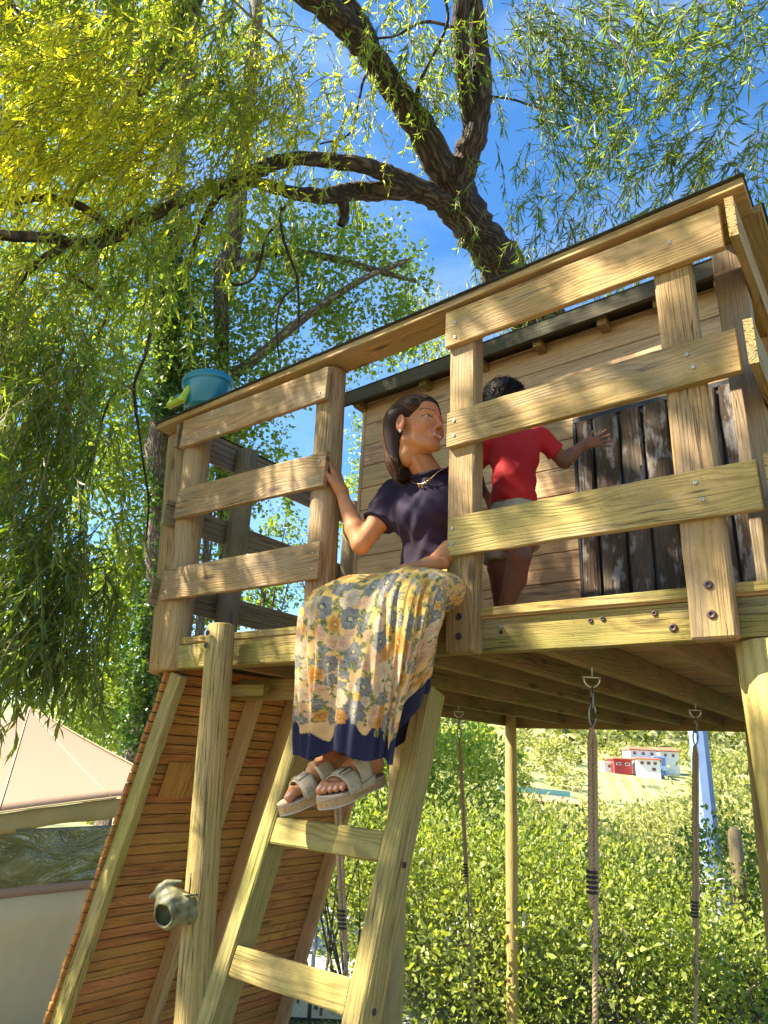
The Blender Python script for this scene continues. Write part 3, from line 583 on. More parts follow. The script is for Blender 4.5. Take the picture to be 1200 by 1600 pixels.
BRD = [(-9.099, 2.386, 11.65, 1.279, 1.181, 1.2, 3380, 0.700),
    (-8.084, 3.364, 11.256, 1.082, 1.082, 1.2, 3380, 0.550),
    (-8.96, 3.332, 9.831, 1.476, 0.984, 1.2, 3380, 0.600),
    (-7.081, 4.163, 11.227, 0.984, 1.181, 1.2, 2600, 0.450),
    (-9.713, 3.478, 8.231, 1.082, 1.082, 1.2, 2600, 0.600),
    (-8.157, 4.018, 8.239, 0.843, 0.937, 1, 3380, 0.600),
    (-7.218, 4.313, 7.143, 0.523, 0.784, 0.6, 2080, 0.350),
    (-7.234, 4.836, 8.035, 0.562, 1.031, 0.8, 1690, 0.500),
    (-8.485, 4.411, 6.827, 0.75, 0.843, 0.9, 3120, 0.700),
    (-8.312, 4.874, 5.526, 0.551, 1.01, 0.8, 3380, 0.750),
    (-9.111, 4.579, 5.396, 0.656, 1.125, 0.9, 2340, 0.700),
    (-8.451, 5.233, 3.921, 0.45, 0.9, 0.7, 3120, 0.800),
    (-9.181, 5.121, 3.511, 0.643, 0.918, 0.8, 2600, 0.650),
    (-8.832, 5.638, 2.394, 0.54, 0.81, 0.7, 3380, 0.800),
    (-9.559, 5.423, 2.208, 0.551, 0.643, 0.8, 2080, 0.700),
    (-10.119, 4.858, 3.071, 0.656, 1.312, 0.8, 1950, 0.500),
    (-9.183, 5.718, 1.62, 0.63, 0.36, 0.6, 1170, 0.650),
    (-7.05, 4.63, 6.447, 0.604, 0.604, 0.6, 2080, 0.400),
    (-6.549, 5.211, 7.214, 0.63, 0.54, 0.8, 1300, 0.450),
    (-6.47, 5.616, 6.467, 0.72, 0.45, 0.8, 1560, 0.400),
    (-6.607, 5.036, 5.731, 0.59, 0.506, 0.6, 1690, 0.400),
    (-5.869, 5.455, 7.84, 0.72, 0.54, 0.9, 1430, 0.500),
    (-6.137, 5.023, 8.325, 0.63, 0.45, 0.8, 1170, 0.500),
    (-5.661, 6.094, 7.396, 0.551, 0.459, 0.8, 910, 0.400),
    (-5.14, 6.095, 8.281, 0.551, 0.551, 0.8, 910, 0.450),
    (-5.606, 5.625, 8.508, 0.643, 0.367, 0.8, 910, 0.500),
    (-5.21, 6.726, 7.377, 0.469, 0.375, 0.7, 910, 0.350),
    (-4.934, 6.614, 8.09, 0.375, 0.469, 0.6, 494, 0.350),
    (-5.722, 6.499, 6.997, 0.469, 0.375, 0.6, 546, 0.500),
    (-5.156, 7.833, 8, 0.722, 0.412, 0.8, 780, 0.750),
    (-7.22, 5.471, 4.918, 0.705, 0.617, 0.6, 1560, 0.400),
    (-7.708, 5.628, 3.742, 0.44, 0.793, 0.6, 1170, 0.600),
    (-6.852, 5.75, 5.524, 0.54, 0.36, 0.6, 650, 0.500),
    (-7.572, 5.919, 3.342, 0.44, 0.352, 0.5, 650, 0.650),
    (-7.531, 9.107, 7.057, 0.487, 0.853, 0.8, 910, 0.550),
    (-8.041, 9.399, 5.555, 0.366, 0.609, 0.6, 520, 0.600),
    (-7.849, 9.18, 6.359, 0.366, 0.487, 0.6, 338, 0.700),
    (-9.84, 9.174, 5.916, 0.459, 0.394, 0.6, 390, 0.200),
    (-9.741, 9.528, 5.312, 0.525, 0.328, 0.6, 429, 0.150),
    (-10.33, 9.251, 4.911, 0.525, 0.394, 0.6, 429, 0.150),
    (-10.545, 9.369, 4.288, 0.525, 0.394, 0.6, 546, 0.150),
    (-9.669, 9.135, 6.292, 0.157, 0.394, 0.3, 143, 0.200),
    (-10.188, 9.527, 4.554, 0.656, 0.21, 0.5, 260, 0.200)]
IVY = [(-6.973, 3.924, 7.819, 0.256, 0.512, 0.25, 700, 0.200),
    (-7.117, 4.179, 7.018, 0.256, 0.597, 0.25, 800, 0.300),
    (-7.209, 4.437, 6.007, 0.337, 0.506, 0.25, 900, 0.350),
    (-7.467, 4.702, 4.697, 0.184, 0.5, 0.25, 330, 0.600),
    (-7.574, 4.978, 3.916, 0.217, 0.5, 0.25, 420, 0.700),
    (-7.727, 5.094, 3.108, 0.247, 0.495, 0.25, 800, 0.800),
    (-7.918, 5.267, 2.407, 0.28, 0.495, 0.3, 1100, 0.850),
    (-8.095, 5.415, 1.783, 0.297, 0.412, 0.3, 900, 0.800),
    (-7.099, 4.553, 5.649, 0.334, 0.25, 0.25, 500, 0.150)]
# ---------------------------------------------------------------- ground, road, hills
RT = np.array([math.cos(yaw), math.sin(yaw), 0.0]); FH = np.array([-math.sin(yaw), math.cos(yaw), 0.0])
def smooth(a, b, x): t = np.clip((x - a) / (b - a), 0, 1); return t * t * (3 - 2 * t)
def ground_z(x, y):
    x = np.asarray(x, float); y = np.asarray(y, float)
    d = x * FH[0] + y * FH[1]; s = x * RT[0] + y * RT[1]; r = np.hypot(x, y)
    z = -0.62 * smooth(1.5, 6.0, d) - 0.45 * smooth(-2.0, -5.0, s) * smooth(-2, 3, d) * (1 - smooth(3, 6, d))
    z = z - 4.5 * smooth(14, 70, d)
    az = s / np.maximum(d, 1)
    hill = 12.5 * smooth(75, 270, d) + 75 * smooth(260, 800, d) * (0.7 + 0.5 * np.sin(az * 3.1 + 0.8)) + 110 * smooth(900, 1900, d)
    z = z + hill * (0.9 + 0.25 * np.sin(az * 5 + 1.2)) + 1.2 * np.sin(x * 0.05) * np.cos(y * 0.043) * smooth(40, 120, d)
    z = z + (0.02 * np.sin(x * 3.1 + y * 1.7) * np.cos(y * 2.3)) * (1 - smooth(8, 20, r))
    return z
def m_ground():
    m, nt, b, o = mat_new('ground_soil'); N = NT(nt)
    g = nt.nodes.new('ShaderNodeNewGeometry').outputs['Position']
    n1 = N.noise(g, 2.5, 6, 0.65); n2 = N.noise(g, 60.0, 4, 0.7); n3 = N.noise(g, 0.03, 5, 0.6)
    sp = nt.nodes.new('ShaderNodeSeparateXYZ'); nt.links.new(g, sp.inputs[0])
    dd = N.math('SQRT', N.math('ADD', N.math('POWER', sp.outputs[0], 2.0), N.math('POWER', sp.outputs[1], 2.0)))
    near = N.mix(N.ramp(n2, (0.35, 0.0), (0.7, 1.0)), (0.055, 0.042, 0.028), (0.16, 0.13, 0.085))
    near = N.mix(N.ramp(n1, (0.45, 0.0), (0.6, 0.7)), near, (0.11, 0.14, 0.035))
    bounce_sand = N.mix(N.ramp(n2, (0.3, 0.0), (0.7, 1.0)), (0.18, 0.13, 0.07), (0.30, 0.23, 0.14))  # pale ground close to the viewer, unseen, added for warm bounce light
    near = N.mix(N.ramp(N.math('DIVIDE', N.math('ADD', dd, N.math('MULTIPLY', n1, 0.8)), 10.0), (0.50, 1.0), (0.58, 0.0)), near, bounce_sand)
    # far fields: rows of vines on the slope, meadow patches; pale colours stand for haze
    ph = N.math('ADD', N.math('MULTIPLY', sp.outputs[0], 1.9), N.math('MULTIPLY', sp.outputs[1], 0.75))
    ph = N.math('ADD', ph, N.math('MULTIPLY', N.noise(g, 0.25, 4, 0.7), 7.0))
    rows = N.math('MULTIPLY_ADD', N.math('SINE', ph), 0.5, 0.5); rows = N.math('ADD', rows, N.math('MULTIPLY', N.math('SUBTRACT', N.noise(g, 1.2, 3, 0.7), 0.5), 1.6))
    field = N.mix(N.ramp(rows, (0.35, 0.0), (0.7, 1.0)), (0.34, 0.29, 0.14), (0.19, 0.21, 0.07))
    field = N.mix(N.ramp(n3, (0.42, 0.0), (0.55, 1.0)), field, (0.26, 0.27, 0.10))
    field = N.mix(N.ramp(N.noise(g, 0.12, 5, 0.7), (0.55, 0.0), (0.62, 0.9)), field, (0.045, 0.08, 0.025))
    c = N.mix(N.ramp(N.math('DIVIDE', dd, 40.0), (0.35, 0.0), (0.8, 1.0)), near, field)
    nt.links.new(c, b.inputs['Base Color']); b.inputs['Roughness'].default_value = 0.95
    bp = nt.nodes.new('ShaderNodeBump'); bp.inputs['Strength'].default_value = 0.7; bp.inputs['Distance'].default_value = 0.03
    nt.links.new(n2, bp.inputs['Height']); nt.links.new(bp.outputs[0], b.inputs['Normal'])
    return m
rr = np.concatenate([np.linspace(0, 12, 40), np.geomspace(12.6, 2600, 110)]); th = np.linspace(0, 2 * np.pi, 181)[:-1]
X = np.outer(rr, np.cos(th)); Y = np.outer(rr, np.sin(th)); Z = ground_z(X, Y)
V = np.stack([X, Y, Z], -1).reshape(-1, 3); i, j = np.meshgrid(np.arange(len(rr) - 1), np.arange(180), indexing='ij'); i = i.ravel(); j = j.ravel()
F = np.stack([i * 180 + j, (i + 1) * 180 + j, (i + 1) * 180 + (j + 1) % 180, i * 180 + (j + 1) % 180], 1)
part('ground', mesh_np('ground', V, F[180:], m_ground(), True), None, None, None, 'structure')
# pale concrete lane beyond the fence
def loc(d, s, z=None):
    p = FH * d + RT * s; return (p[0], p[1], float(ground_z(p[0], p[1])) if z is None else z)
def strip(name, d0, d1, s0, s1, dz, mat, nd=10, ns=24, kind='structure'):
    V = []; 
    for a in np.linspace(d0, d1, nd):
        for b_ in np.linspace(s0, s1, ns): q = loc(a, b_); V.append((q[0], q[1], q[2] + dz))
    F = [(a * ns + b_, (a + 1) * ns + b_, (a + 1) * ns + b_ + 1, a * ns + b_ + 1) for a in range(nd - 1) for b_ in range(ns - 1)]
    return part(name, mesh_np(name, V, F, mat, True), None, None, None, kind)
M_LANE = plain('lane_concrete', (0.50, 0.50, 0.52), 0.85, var=0.12, scale=1.5, bump=0.3, detail=8)
strip('lane', 6.9, 11.5, -9, 6, 0.03, M_LANE)

# ---------------------------------------------------------------- leaves
def leaves(P, D, L, W, tone, rs, fold=0.35, upn=0.3):
    """diamond leaves: base points P, directions D, lengths L, widths W"""
    n = len(P); D = D / (np.linalg.norm(D, axis=1)[:, None] + 1e-9)
    A = rs.normal(size=(n, 3)); A[:, 2] += upn; Sd = np.cross(D, A); Sd /= np.linalg.norm(Sd, axis=1)[:, None] + 1e-9
    Nn = np.cross(Sd, D); L = L[:, None]; W = W[:, None]
    m = P + D * L * 0.45
    V = np.stack([P, m + Sd * W * 0.5 + Nn * W * fold, P + D * L, m - Sd * W * 0.5 + Nn * W * fold], 1).reshape(-1, 3)
    b = np.arange(n)[:, None] * 4
    F = np.concatenate([b + np.array([[0, 1, 2]]), b + np.array([[0, 2, 3]])])
    C = np.repeat(tone, 4)
    return V, F, C
def leaf_obj(name, parts, mat, parent, kind='stuff', label=None):
    V, F, C, o = [], [], [], 0
    for v, f, c in parts: V.append(v); F.append(f + o); C.append(c); o += len(v)
    V = np.concatenate(V); F = np.concatenate(F); C = np.concatenate(C)
    col = np.stack([C, C, C], 1)
    return part(name, mesh_np(name, V, F, mat, False, col), parent, None, label, kind)
def strands(blobs, rs, leaf_len=0.092, leaf_w=0.0155, step=0.025, curl=1.0, world_axes=False):
    out = []; stems = []
    for bl in blobs:
        (cx, cy, cz, rx, ry, rz_, n, ln_, drift, tone) = bl
        n = int(n); u = rs.normal(size=(n, 3)); u /= np.linalg.norm(u, axis=1)[:, None]; u *= rs.uniform(0, 1, (n, 1)) ** 0.45
        c = np.array([cx, cy, cz + 0.25 * ln_]) + u[:, :1] * rx * RT * 1.15 + u[:, 1:2] * ry * np.array([[0, 0, 1]]) + u[:, 2:3] * rz_ * FH
        d0 = drift * RT + rs.normal(size=(n, 3)) * 0.38; d0[:, 2] -= 0.35
        k = max(4, int(ln_ * 1.25 / step)); s = np.linspace(0, 1, k)
        Ls = ln_ * rs.uniform(0.5, 1.25, n)
        seg = (Ls / k)[:, None, None]
        dirs = d0[:, None, :] * (1 - 0.55 * s[None, :, None]) + np.array([0, 0, -1.0]) * (s[None, :, None] * 0.9 * curl)
        dirs /= np.linalg.norm(dirs, axis=2)[:, :, None]
        pts = c[:, None, :] + np.cumsum(dirs * seg, 1)
        keep = rs.uniform(size=(n, k)) < (0.35 + 0.65 * s)[None, :]
        Pp = pts[keep]; Dd = dirs[keep] * 0.75 + rs.normal(size=(keep.sum(), 3)) * 0.42; Dd[:, 2] -= 0.15
        m = len(Pp); tn = np.repeat((0.12 + 0.66 * tone + rs.normal(size=n) * 0.07)[:, None], k, 1)[keep] + rs.normal(size=m) * 0.09  # clump tone brings painted glow and shade, the rest is random
        sz = rs.uniform(0.6, 1.2, m)
        out.append(leaves(Pp, Dd, leaf_len * sz, leaf_w * sz * rs.uniform(0.8, 1.3, m), np.clip(tn, 0, 1), rs))
        # twig: a thin three sided ribbon
        q = pts[:, ::max(1, k // 5)]; kk = q.shape[1]; w = 0.0030
        off = np.array([[w, 0, 0], [-w * .5, w * .87, 0], [-w * .5, -w * .87, 0]])
        Vt = (q[:, :, None, :] + off[None, None]).reshape(-1, 3)
        a, b_, e = np.meshgrid(np.arange(n), np.arange(kk - 1), np.arange(3), indexing='ij'); a = a.ravel(); b_ = b_.ravel(); e = e.ravel(); e2 = (e + 1) % 3
        base = a * kk * 3 + b_ * 3
        stems.append((Vt, np.stack([base + e, base + e2, base + 3 + e2, base + 3 + e], 1)))
    return out, stems
def m_bark(name, c1, c2, sc=1.0, moss=0.0):
    m, nt, b, o = mat_new(name); N = NT(nt)
    at = nt.nodes.new('ShaderNodeAttribute'); at.attribute_name = 'run'   # (around, along) coordinates
    p = N.vmath('MULTIPLY', at.outputs['Vector'], (26 * sc, 26 * sc, 5.0 * sc))
    v = N.n('TexVoronoi', Scale=1.0, Vector=N.vmath('ADD', p, N.vmath('MULTIPLY', N.n('TexNoise', Scale=1.3, Vector=p).outputs['Color'], (1.6, 1.6, 1.6))), feature='DISTANCE_TO_EDGE').outputs['Distance']
    n = N.noise(p, 2.5, 6, 0.7)
    h = N.math('ADD', N.math('MULTIPLY', N.ramp(v, (0.0, 0.0), (0.35, 1.0)), 0.8), N.math('MULTIPLY', n, 0.5))
    c = N.mix(N.ramp(h, (0.3, 0.0), (1.0, 1.0)), c1, c2)
    if moss: c = N.mix(N.ramp(N.noise(at.outputs['Vector'], 3.0, 4, 0.6), (0.5, 0.0), (0.7, moss)), c, (0.10, 0.11, 0.03))
    nt.links.new(c, b.inputs['Base Color']); b.inputs['Roughness'].default_value = 0.9
    bp = nt.nodes.new('ShaderNodeBump'); bp.inputs['Strength'].default_value = 1.0; bp.inputs['Distance'].default_value = 0.03
    nt.links.new(h, bp.inputs['Height']); nt.links.new(bp.outputs[0], b.inputs['Normal'])
    return m
M_BARK = m_bark('willow_bark', (0.024, 0.016, 0.011), (0.15, 0.10, 0.066))
M_BARK2 = m_bark('ivy_tree_bark', (0.09, 0.065, 0.045), (0.36, 0.29, 0.21), 1.3)
M_TWIG = plain('twig', (0.20, 0.15, 0.05), 0.8)
def limbs(name, paths, mat, parent, n=16, k=6, ridge=0.08, seed=3):
    VV, FF, CC, o = [], [], [], 0
    for pi, P in enumerate(paths):
        Q = spline(P, k); n_ = n if max(Q[:, 3]) > 0.04 else 8; r = Q[:, 3]
        rs = np.random.RandomState(seed + pi); V, F = tube_vf(Q[:, :3], r, n_, False)
        m = len(Q); run = np.concatenate([[0], np.cumsum(np.linalg.norm(np.diff(Q[:, :3], axis=0), axis=1))])
        th_ = np.linspace(0, 2 * np.pi, n_, endpoint=False); ctr = np.repeat(Q[:, :3], n_, 0)
        g = np.zeros((m, n_))
        for q in range(7):
            f = rs.randint(2, 7); g += np.sin(f * th_[None] + rs.uniform(0, 6) + run[:, None] * rs.uniform(-9, 9)) / 5
        rrp = np.repeat(r, n_)
        dirv = (V - ctr) / (rrp[:, None] + 1e-9); V = ctr + dirv * (rrp * (1 + ridge * g.ravel()))[:, None]
        V = V + np.repeat(rs.normal(size=(m, 3)) * r[:, None] * 0.07, n_, 0)
        CC.append(np.stack([dirv[:, 0] * rrp, dirv[:, 1] * rrp + dirv[:, 2] * rrp * .7, np.repeat(run, n_) + pi * 3.3], 1))
        VV.append(V); FF.append(F + o); o += len(V)
    me = mesh_np(name, np.concatenate(VV), np.concatenate(FF), mat, True)
    a = me.attributes.new('run', 'FLOAT_VECTOR', 'POINT'); a.data.foreach_set('vector', np.concatenate(CC).astype(np.float32).ravel())
    return part(name, me, parent)
L_WIL = leafmat('willow_leaf', (0.035, 0.065, 0.022), (0.13, 0.17, 0.03), (0.46, 0.42, 0.05), trans=0.55, rough=0.36, tcol=(1.0, 0.98, 0.22), tgain=3.6)
L_BRD = leafmat('broad_leaf', (0.045, 0.085, 0.02), (0.14, 0.20, 0.04), (0.32, 0.36, 0.07), trans=0.45, rough=0.45, tcol=(1, 1, .3), tgain=2.4)
L_IVY = leafmat('ivy_leaf', (0.02, 0.06, 0.02), (0.06, 0.13, 0.03), (0.16, 0.22, 0.04), trans=0.3, rough=0.3, tgain=2.0)
L_HED = leafmat('hedge_leaf', (0.06, 0.10, 0.022), (0.24, 0.29, 0.065), (0.42, 0.45, 0.14), trans=0.40, rough=0.38, tgain=2.0, tcol=(1, 1, .3))

willow = thing('willow_tree', 'big dark barked willow tree arching over the play platform with drooping narrow leaves', 'tree', (-4.9, 6.6, 0))
L_TRUNK0 = LEAN + [tuple(p) for p in L_TRUNK]
# limbs over and behind the viewer, added unseen to carry the dapple clumps
S8 = np.array(SUN)
L_OV = [tuple(L_A[-1]), (-5.9, 2.2, 7.6, 0.12), (-5.8, 0.4, 8.6, 0.10), (-5.4, -1.4, 9.2, 0.07), (-4.8, -3.2, 9.2, 0.04)]
L_OV2 = [(-5.8, 0.8, 8.4, 0.07), (-4.2, -0.6, 8.8, 0.05), (-2.8, -1.6, 8.6, 0.03)]
L_OV3 = [(-5.8, 0.6, 8.5, 0.07), (-7.0, -1.0, 8.6, 0.05), (-8.0, -2.4, 8.2, 0.03)]
limbs('trunk', [L_TRUNK0], M_BARK, willow, 22)
limbs('limb', [L_A, L_A2, L_B, L_B2, L_C, L_C2, L_C6], M_BARK, willow, 18)
limbs('branch', [L_C3, L_C4, L_C5, L_T1, L_T2, L_T3, L_T4, L_T5, L_T6, L_T7, L_T8, L_T9, L_T10, L_T11, L_OV, L_OV2, L_OV3], M_BARK, willow, 10)
rs = np.random.RandomState(11)
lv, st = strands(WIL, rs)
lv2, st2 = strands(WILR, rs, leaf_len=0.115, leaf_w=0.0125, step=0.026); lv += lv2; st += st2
# crown overhead, unseen: leaf clumps added across the sun to dapple the platform
tg = np.array([-1.6, 2.0, 2.25]); e1 = np.cross(S8, [0, 0, 1.0]); e1 /= np.linalg.norm(e1); e2 = np.cross(e1, S8); rso = np.random.RandomState(OV_SEED); lo = []
cells = [(x_, y_) for x_ in np.arange(-2.9, 2.7, CELL) for y_ in np.arange(-2.3, 2.5, CELL)]
for (x_, y_) in cells:
    c = tg + S8 * rso.uniform(4.6, 6.0) + e1 * (x_ + rso.normal() * CELL * .33) + e2 * (y_ + rso.normal() * CELL * .33); r_ = CELL * rso.uniform(.34, .64); k = int(19000 * r_ * r_)
    u = rso.normal(size=(k, 3)); u /= np.linalg.norm(u, axis=1)[:, None]; Pq = c + u * (r_ * rso.uniform(0, 1, (k, 1)) ** .4) * [1, 1, 1.25]; Dq = rso.normal(size=(k, 3)) * .6 + u * .3; Dq[:, 2] -= .7
    lo.append(leaves(Pq, Dq, rso.uniform(.04, .085, k), rso.uniform(.014, .024, k), np.clip(.45 + rso.normal(size=k) * .12, 0, 1), rso))
so = []  # twigs scattered among the unseen dapple clumps
for q in range(60):
    p = tg + S8 * rso.uniform(4.6, 6.4) + e1 * rso.uniform(-2.8, 2.6) + e2 * rso.uniform(-2.2, 2.4); d_ = rso.normal(size=3) * [.5, .5, .15]
    so.append(tube_vf([p - d_, p, p + d_ * .8 + [0, 0, -.15]], [.012, .009, .004], 4, False))
leaf_obj('foliage', lv, L_WIL, willow); leaf_obj('dapple_foliage', lo, L_WIL, willow)
Vt, Ft = join_vf(st + so); part('twigs', mesh_np('twigs', Vt, Ft, M_TWIG), willow, None, None, 'stuff')

def clump(blobs, rs, size, wid, tone_gain=1.0, nsub=16, sub=0.22, rand=0.8):
    out = []
    for (cx, cy, cz, rx, ry, rz_, n, tone) in blobs:
        n = int(n); ns = max(3, int(n / nsub)); u = rs.normal(size=(ns, 3)); u /= np.linalg.norm(u, axis=1)[:, None]; u *= rs.uniform(0, 1, (ns, 1)) ** 0.4
        cc = np.array([cx, cy, cz]) + u[:, :1] * rx * RT + u[:, 1:2] * ry * np.array([[0, 0, 1]]) + u[:, 2:3] * rz_ * FH
        idx = rs.randint(0, ns, n); v = rs.normal(size=(n, 3)) * sub * min(1.0, max(rx, 0.12) * 1.2) * 0.6
        P = cc[idx] + v
        D = v / (sub + 1e-6) + rs.normal(size=(n, 3)) * rand; D[:, 2] -= 0.35
        tn = np.clip(0.32 + 0.42 * tone + rs.normal(size=ns)[idx] * 0.09 + rs.normal(size=n) * 0.11, 0, 1)
        sz = rs.uniform(0.6, 1.25, n)
        out.append(leaves(P, D, size * sz, wid * sz, tn, rs, 0.2, 0.6))
    return out
def in_blobs(L, sel): return [b for k, b in enumerate(L) if k in sel]
iv = thing('ivy_clad_tree', 'tall leafy tree with a pale trunk wrapped in ivy behind the left railing', 'tree', (-8.6, 5.9, -0.6))
limbs('trunk', [[(-8.55, 5.1, -0.9, .2)] + I_1, I_3], M_BARK2, iv, 14)
leaf_obj('crown', clump([b for k, b in enumerate(BRD) if k in range(6, 9) or k in (5, 9, 11, 13, 14, 17, 20, 31, 32, 33, 34, 15, 16)], rs, 0.075, 0.055), L_BRD, iv)
leaf_obj('ivy', clump(IVY, rs, 0.06, 0.06, nsub=8, sub=0.12), L_IVY, iv)
iv2 = thing('broadleaf_tree', 'tall tree with a straight grey upper trunk between the willow limbs', 'tree', (-8.6, 8.0, -0.8))
limbs('trunk', [[(-8.4, 7.6, -0.9, .14), (-8.3, 7.0, 2.5, .13)] + I_2, I_4], M_BARK2, iv2, 12)
leaf_obj('crown', clump([b for k, b in enumerate(BRD) if k in (3, 18, 19, 21, 22, 23, 24, 25, 26, 27, 28, 29)], rs, 0.075, 0.055), L_BRD, iv2)
iv3 = thing('broadleaf_tree', 'leafy tree behind the drooping willow branches at the far left', 'tree', (-10.5, 4.5, -0.8))
limbs('trunk', [I_6, I_5], M_BARK2, iv3, 10)
leaf_obj('crown', clump([b for k, b in enumerate(BRD) if k in (0, 1, 2, 4, 10, 12)], rs, 0.08, 0.06), L_BRD, iv3)
def small_tree(name, label, sel, base, top, size=0.09):
    t = thing(name, label, 'tree', base)
    b0 = np.array(base); t0 = np.array(top)
    P = [(*(b0 + (t0 - b0) * q + np.array([0.12 * math.sin(q * 5), 0, 0])), 0.09 * (1 - 0.75 * q) + 0.012) for q in np.linspace(0, 1, 5)]
    bl = in_blobs(BRD, sel); pa = [P]
    for b in bl: m = b0 + (t0 - b0) * 0.45; pa.append([(*m, 0.03), (*(m * 0.5 + np.array(b[:3]) * 0.5 + [0, 0, .1]), 0.02), (*b[:3], 0.008)])
    limbs('trunk', pa, M_BARK2, t, 8); leaf_obj('crown', clump(bl, rs, size, size * 0.6), L_BRD, t)
b = BRD[35]; small_tree('young_tree', 'slender young tree rising behind the playhouse left wall', (35, 36, 37), (b[0], b[1] + .3, -1.2), (b[0], b[1], b[2] + .4))
b = BRD[39]; small_tree('young_tree', 'young tree with dark leaf sprays seen through the left railing against the sky', (38, 39, 40, 41, 42, 43), (b[0], b[1] + .2, -1.5), (b[0] + .2, b[1], b[2] + .5), 0.10)
b = BRD[30]; small_tree('young_tree', 'sunlit yellow green tree top peeping over the playhouse roof', (30,), (b[0], b[1] + .2, -1.2), (b[0], b[1], b[2]))
# ---------------------------------------------------------------- hedge, shrubs and background
L_FAR = leafmat('hazed_far_leaf', (0.12, 0.14, 0.04), (0.26, 0.28, 0.085), (0.42, 0.40, 0.16), trans=0.35, rough=.6, tgain=1.8)  # leaf colours paled to stand in for distance haze
def bush(name, label, cat, segs, n, size, wid, mat, tone=0.5, stems=30, hz=None, lift=0.0, group=None, kind=None):
    """segs: (d, s, radius along, radius deep, z0, z1) leafy mounds; leaves sit mostly on the outside"""
    base = loc(segs[0][0], segs[0][1]); t = thing(name, label, cat, base, group)
    out = []; pa = []; tot = sum(q[2] * (q[5] - q[4]) for q in segs)
    for (d, s, ra, rd_, z0, z1) in segs:
        k = int(n * ra * (z1 - z0) / tot); u = rs.normal(size=(k, 3)); u /= np.linalg.norm(u, axis=1)[:, None]
        lump = 1 + 0.10 * np.sin(u[:, 0] * 7 + s * 3) * np.cos(u[:, 2] * 6 + d) + 0.07 * np.sin(u[:, 1] * 11 + u[:, 2] * 9)
        rad = lump * (1 - 0.35 * rs.uniform(0, 1, k) ** 2.0)
        c = np.array([FH * d + RT * s + np.array([0, 0, (z0 + z1) / 2])])
        sub = rs.randint(0, max(2, k // 14), k); jit = rs.normal(size=(k, 3))[sub] * 0.10
        P = c + (u[:, :1] * ra * RT + u[:, 1:2] * rd_ * FH + u[:, 2:3] * (z1 - z0) / 2 * np.array([[0, 0, 1]])) * rad[:, None] + jit * min(1, ra) + rs.normal(size=(k, 3)) * 0.03
        D = u * 0.7 + rs.normal(size=(k, 3)) * 0.7; D[:, 2] += 0.25
        tn = np.clip(0.30 + 0.45 * tone + rs.normal(size=k) * 0.13 + jit[:, 0] * 0.9, 0, 1); sz = rs.uniform(0.4, 1.0, k) + .7 * rs.uniform(0, 1, k) ** 4
        tn = np.where(rs.uniform(size=k) < .05, 0.0, tn)
        out.append(leaves(P, D, size * sz, wid * sz, tn, rs, 0.22, 0.5))
        gz = float(ground_z(c[0][0], c[0][1]))
        for q in range(int(stems * ra * 0.6)):
            a = c[0] + RT * rs.uniform(-ra, ra) * 0.6 + FH * rs.uniform(-rd_, rd_) * 0.5; a[2] = gz - 0.05
            w = rs.uniform(-0.3, 0.3, 3) * min(1, ra); e = c[0] + RT * rs.uniform(-ra, ra) * 0.9 + FH * rs.uniform(-rd_, rd_) * 0.8; e[2] = z0 + (z1 - z0) * rs.uniform(0.4, 0.9)
            pa.append([(*a, 0.013), (*((a + e) / 2 + w * 0.5), 0.009), (*e, 0.004)])
    leaf_obj('foliage', out, mat, t)
    if pa: limbs('stems', pa, M_TWIG if False else M_BARK2, t, 6, 3)['kind'] = 'stuff'
    return t
bush('hedge', 'big bushy sunlit green hedge under the platform behind the swings', 'hedge',
     [(7.6, 0.65, .9, .8, -0.9, .98), (7.5, 1.4, 1.0, .8, -0.9, .92), (7.6, 2.3, 1.1, .8, -0.9, .80), (7.7, 3.2, .9, .8, -0.9, .68), (6.95, 1.05, .85, .6, -0.9, .55), (6.9, 2.0, 1.3, .6, -1.0, .45), (7.0, 3.2, .8, .6, -1.0, .35), (8.0, 1.4, 1.9, .6, -0.9, .98)], 52000, 0.062, 0.036, L_HED, .6)
bush('shrub', 'loose leafy shrub at the left end of the hedge behind the ladder', 'shrub', [(7.0, -0.95, .55, .4, 0.0, 1.25), (7.1, -0.3, .45, .4, 0.12, 1.3)], 3600, 0.062, 0.036, L_HED, .4, 40)
bush('shrub', 'tall pale green shrub behind the left end of the hedge', 'shrub', [(9.0, -0.2, 1.1, .7, 0.2, 2.1), (9.3, 1.1, .8, .7, .4, 1.9)], 9000, 0.09, 0.04, L_BRD, .9, 20)
bush('shrub', 'dark shaded shrub beside the wooden fence post at the right', 'shrub', [(7.9, 3.75, .55, .5, -0.9, 1.1), (7.6, 4.1, .4, .5, -0.9, .8)], 7000, 0.06, 0.036, L_BRD, .1, 20)
bush('bush', 'wide yellow green bush on the slope beyond the hedge', 'bush', [(13, 3.4, 1.9, 1.2, -1.2, .72), (13, 6.2, 2.0, 1.2, -1.2, 1.15), (15, 1.5, 2.0, 1.2, -1.5, .55)], 26000, 0.10, 0.05, L_FAR, .9, 5)
bush('bush', 'pale olive bush right of the blue pole', 'bush', [(11, 5.7, 1.3, 1.0, -1.0, 1.9), (11.5, 7.4, 1.3, 1.0, -1, 2.4)], 9000, 0.09, 0.045, L_FAR, .7, 5)
bush('bush', 'bright leafy bush between the rear posts below the distant fields', 'bush', [(17, -3.0, 2.2, 1.2, -2, 1.9), (19, 0.2, 2.2, 1.2, -2, .6)], 12000, 0.13, 0.06, L_HED, .8, 3)
tt = thing('fruit_tree', 'small bright leaved tree behind the swings on the left', 'tree', loc(10.6, 0.6)); bl = []
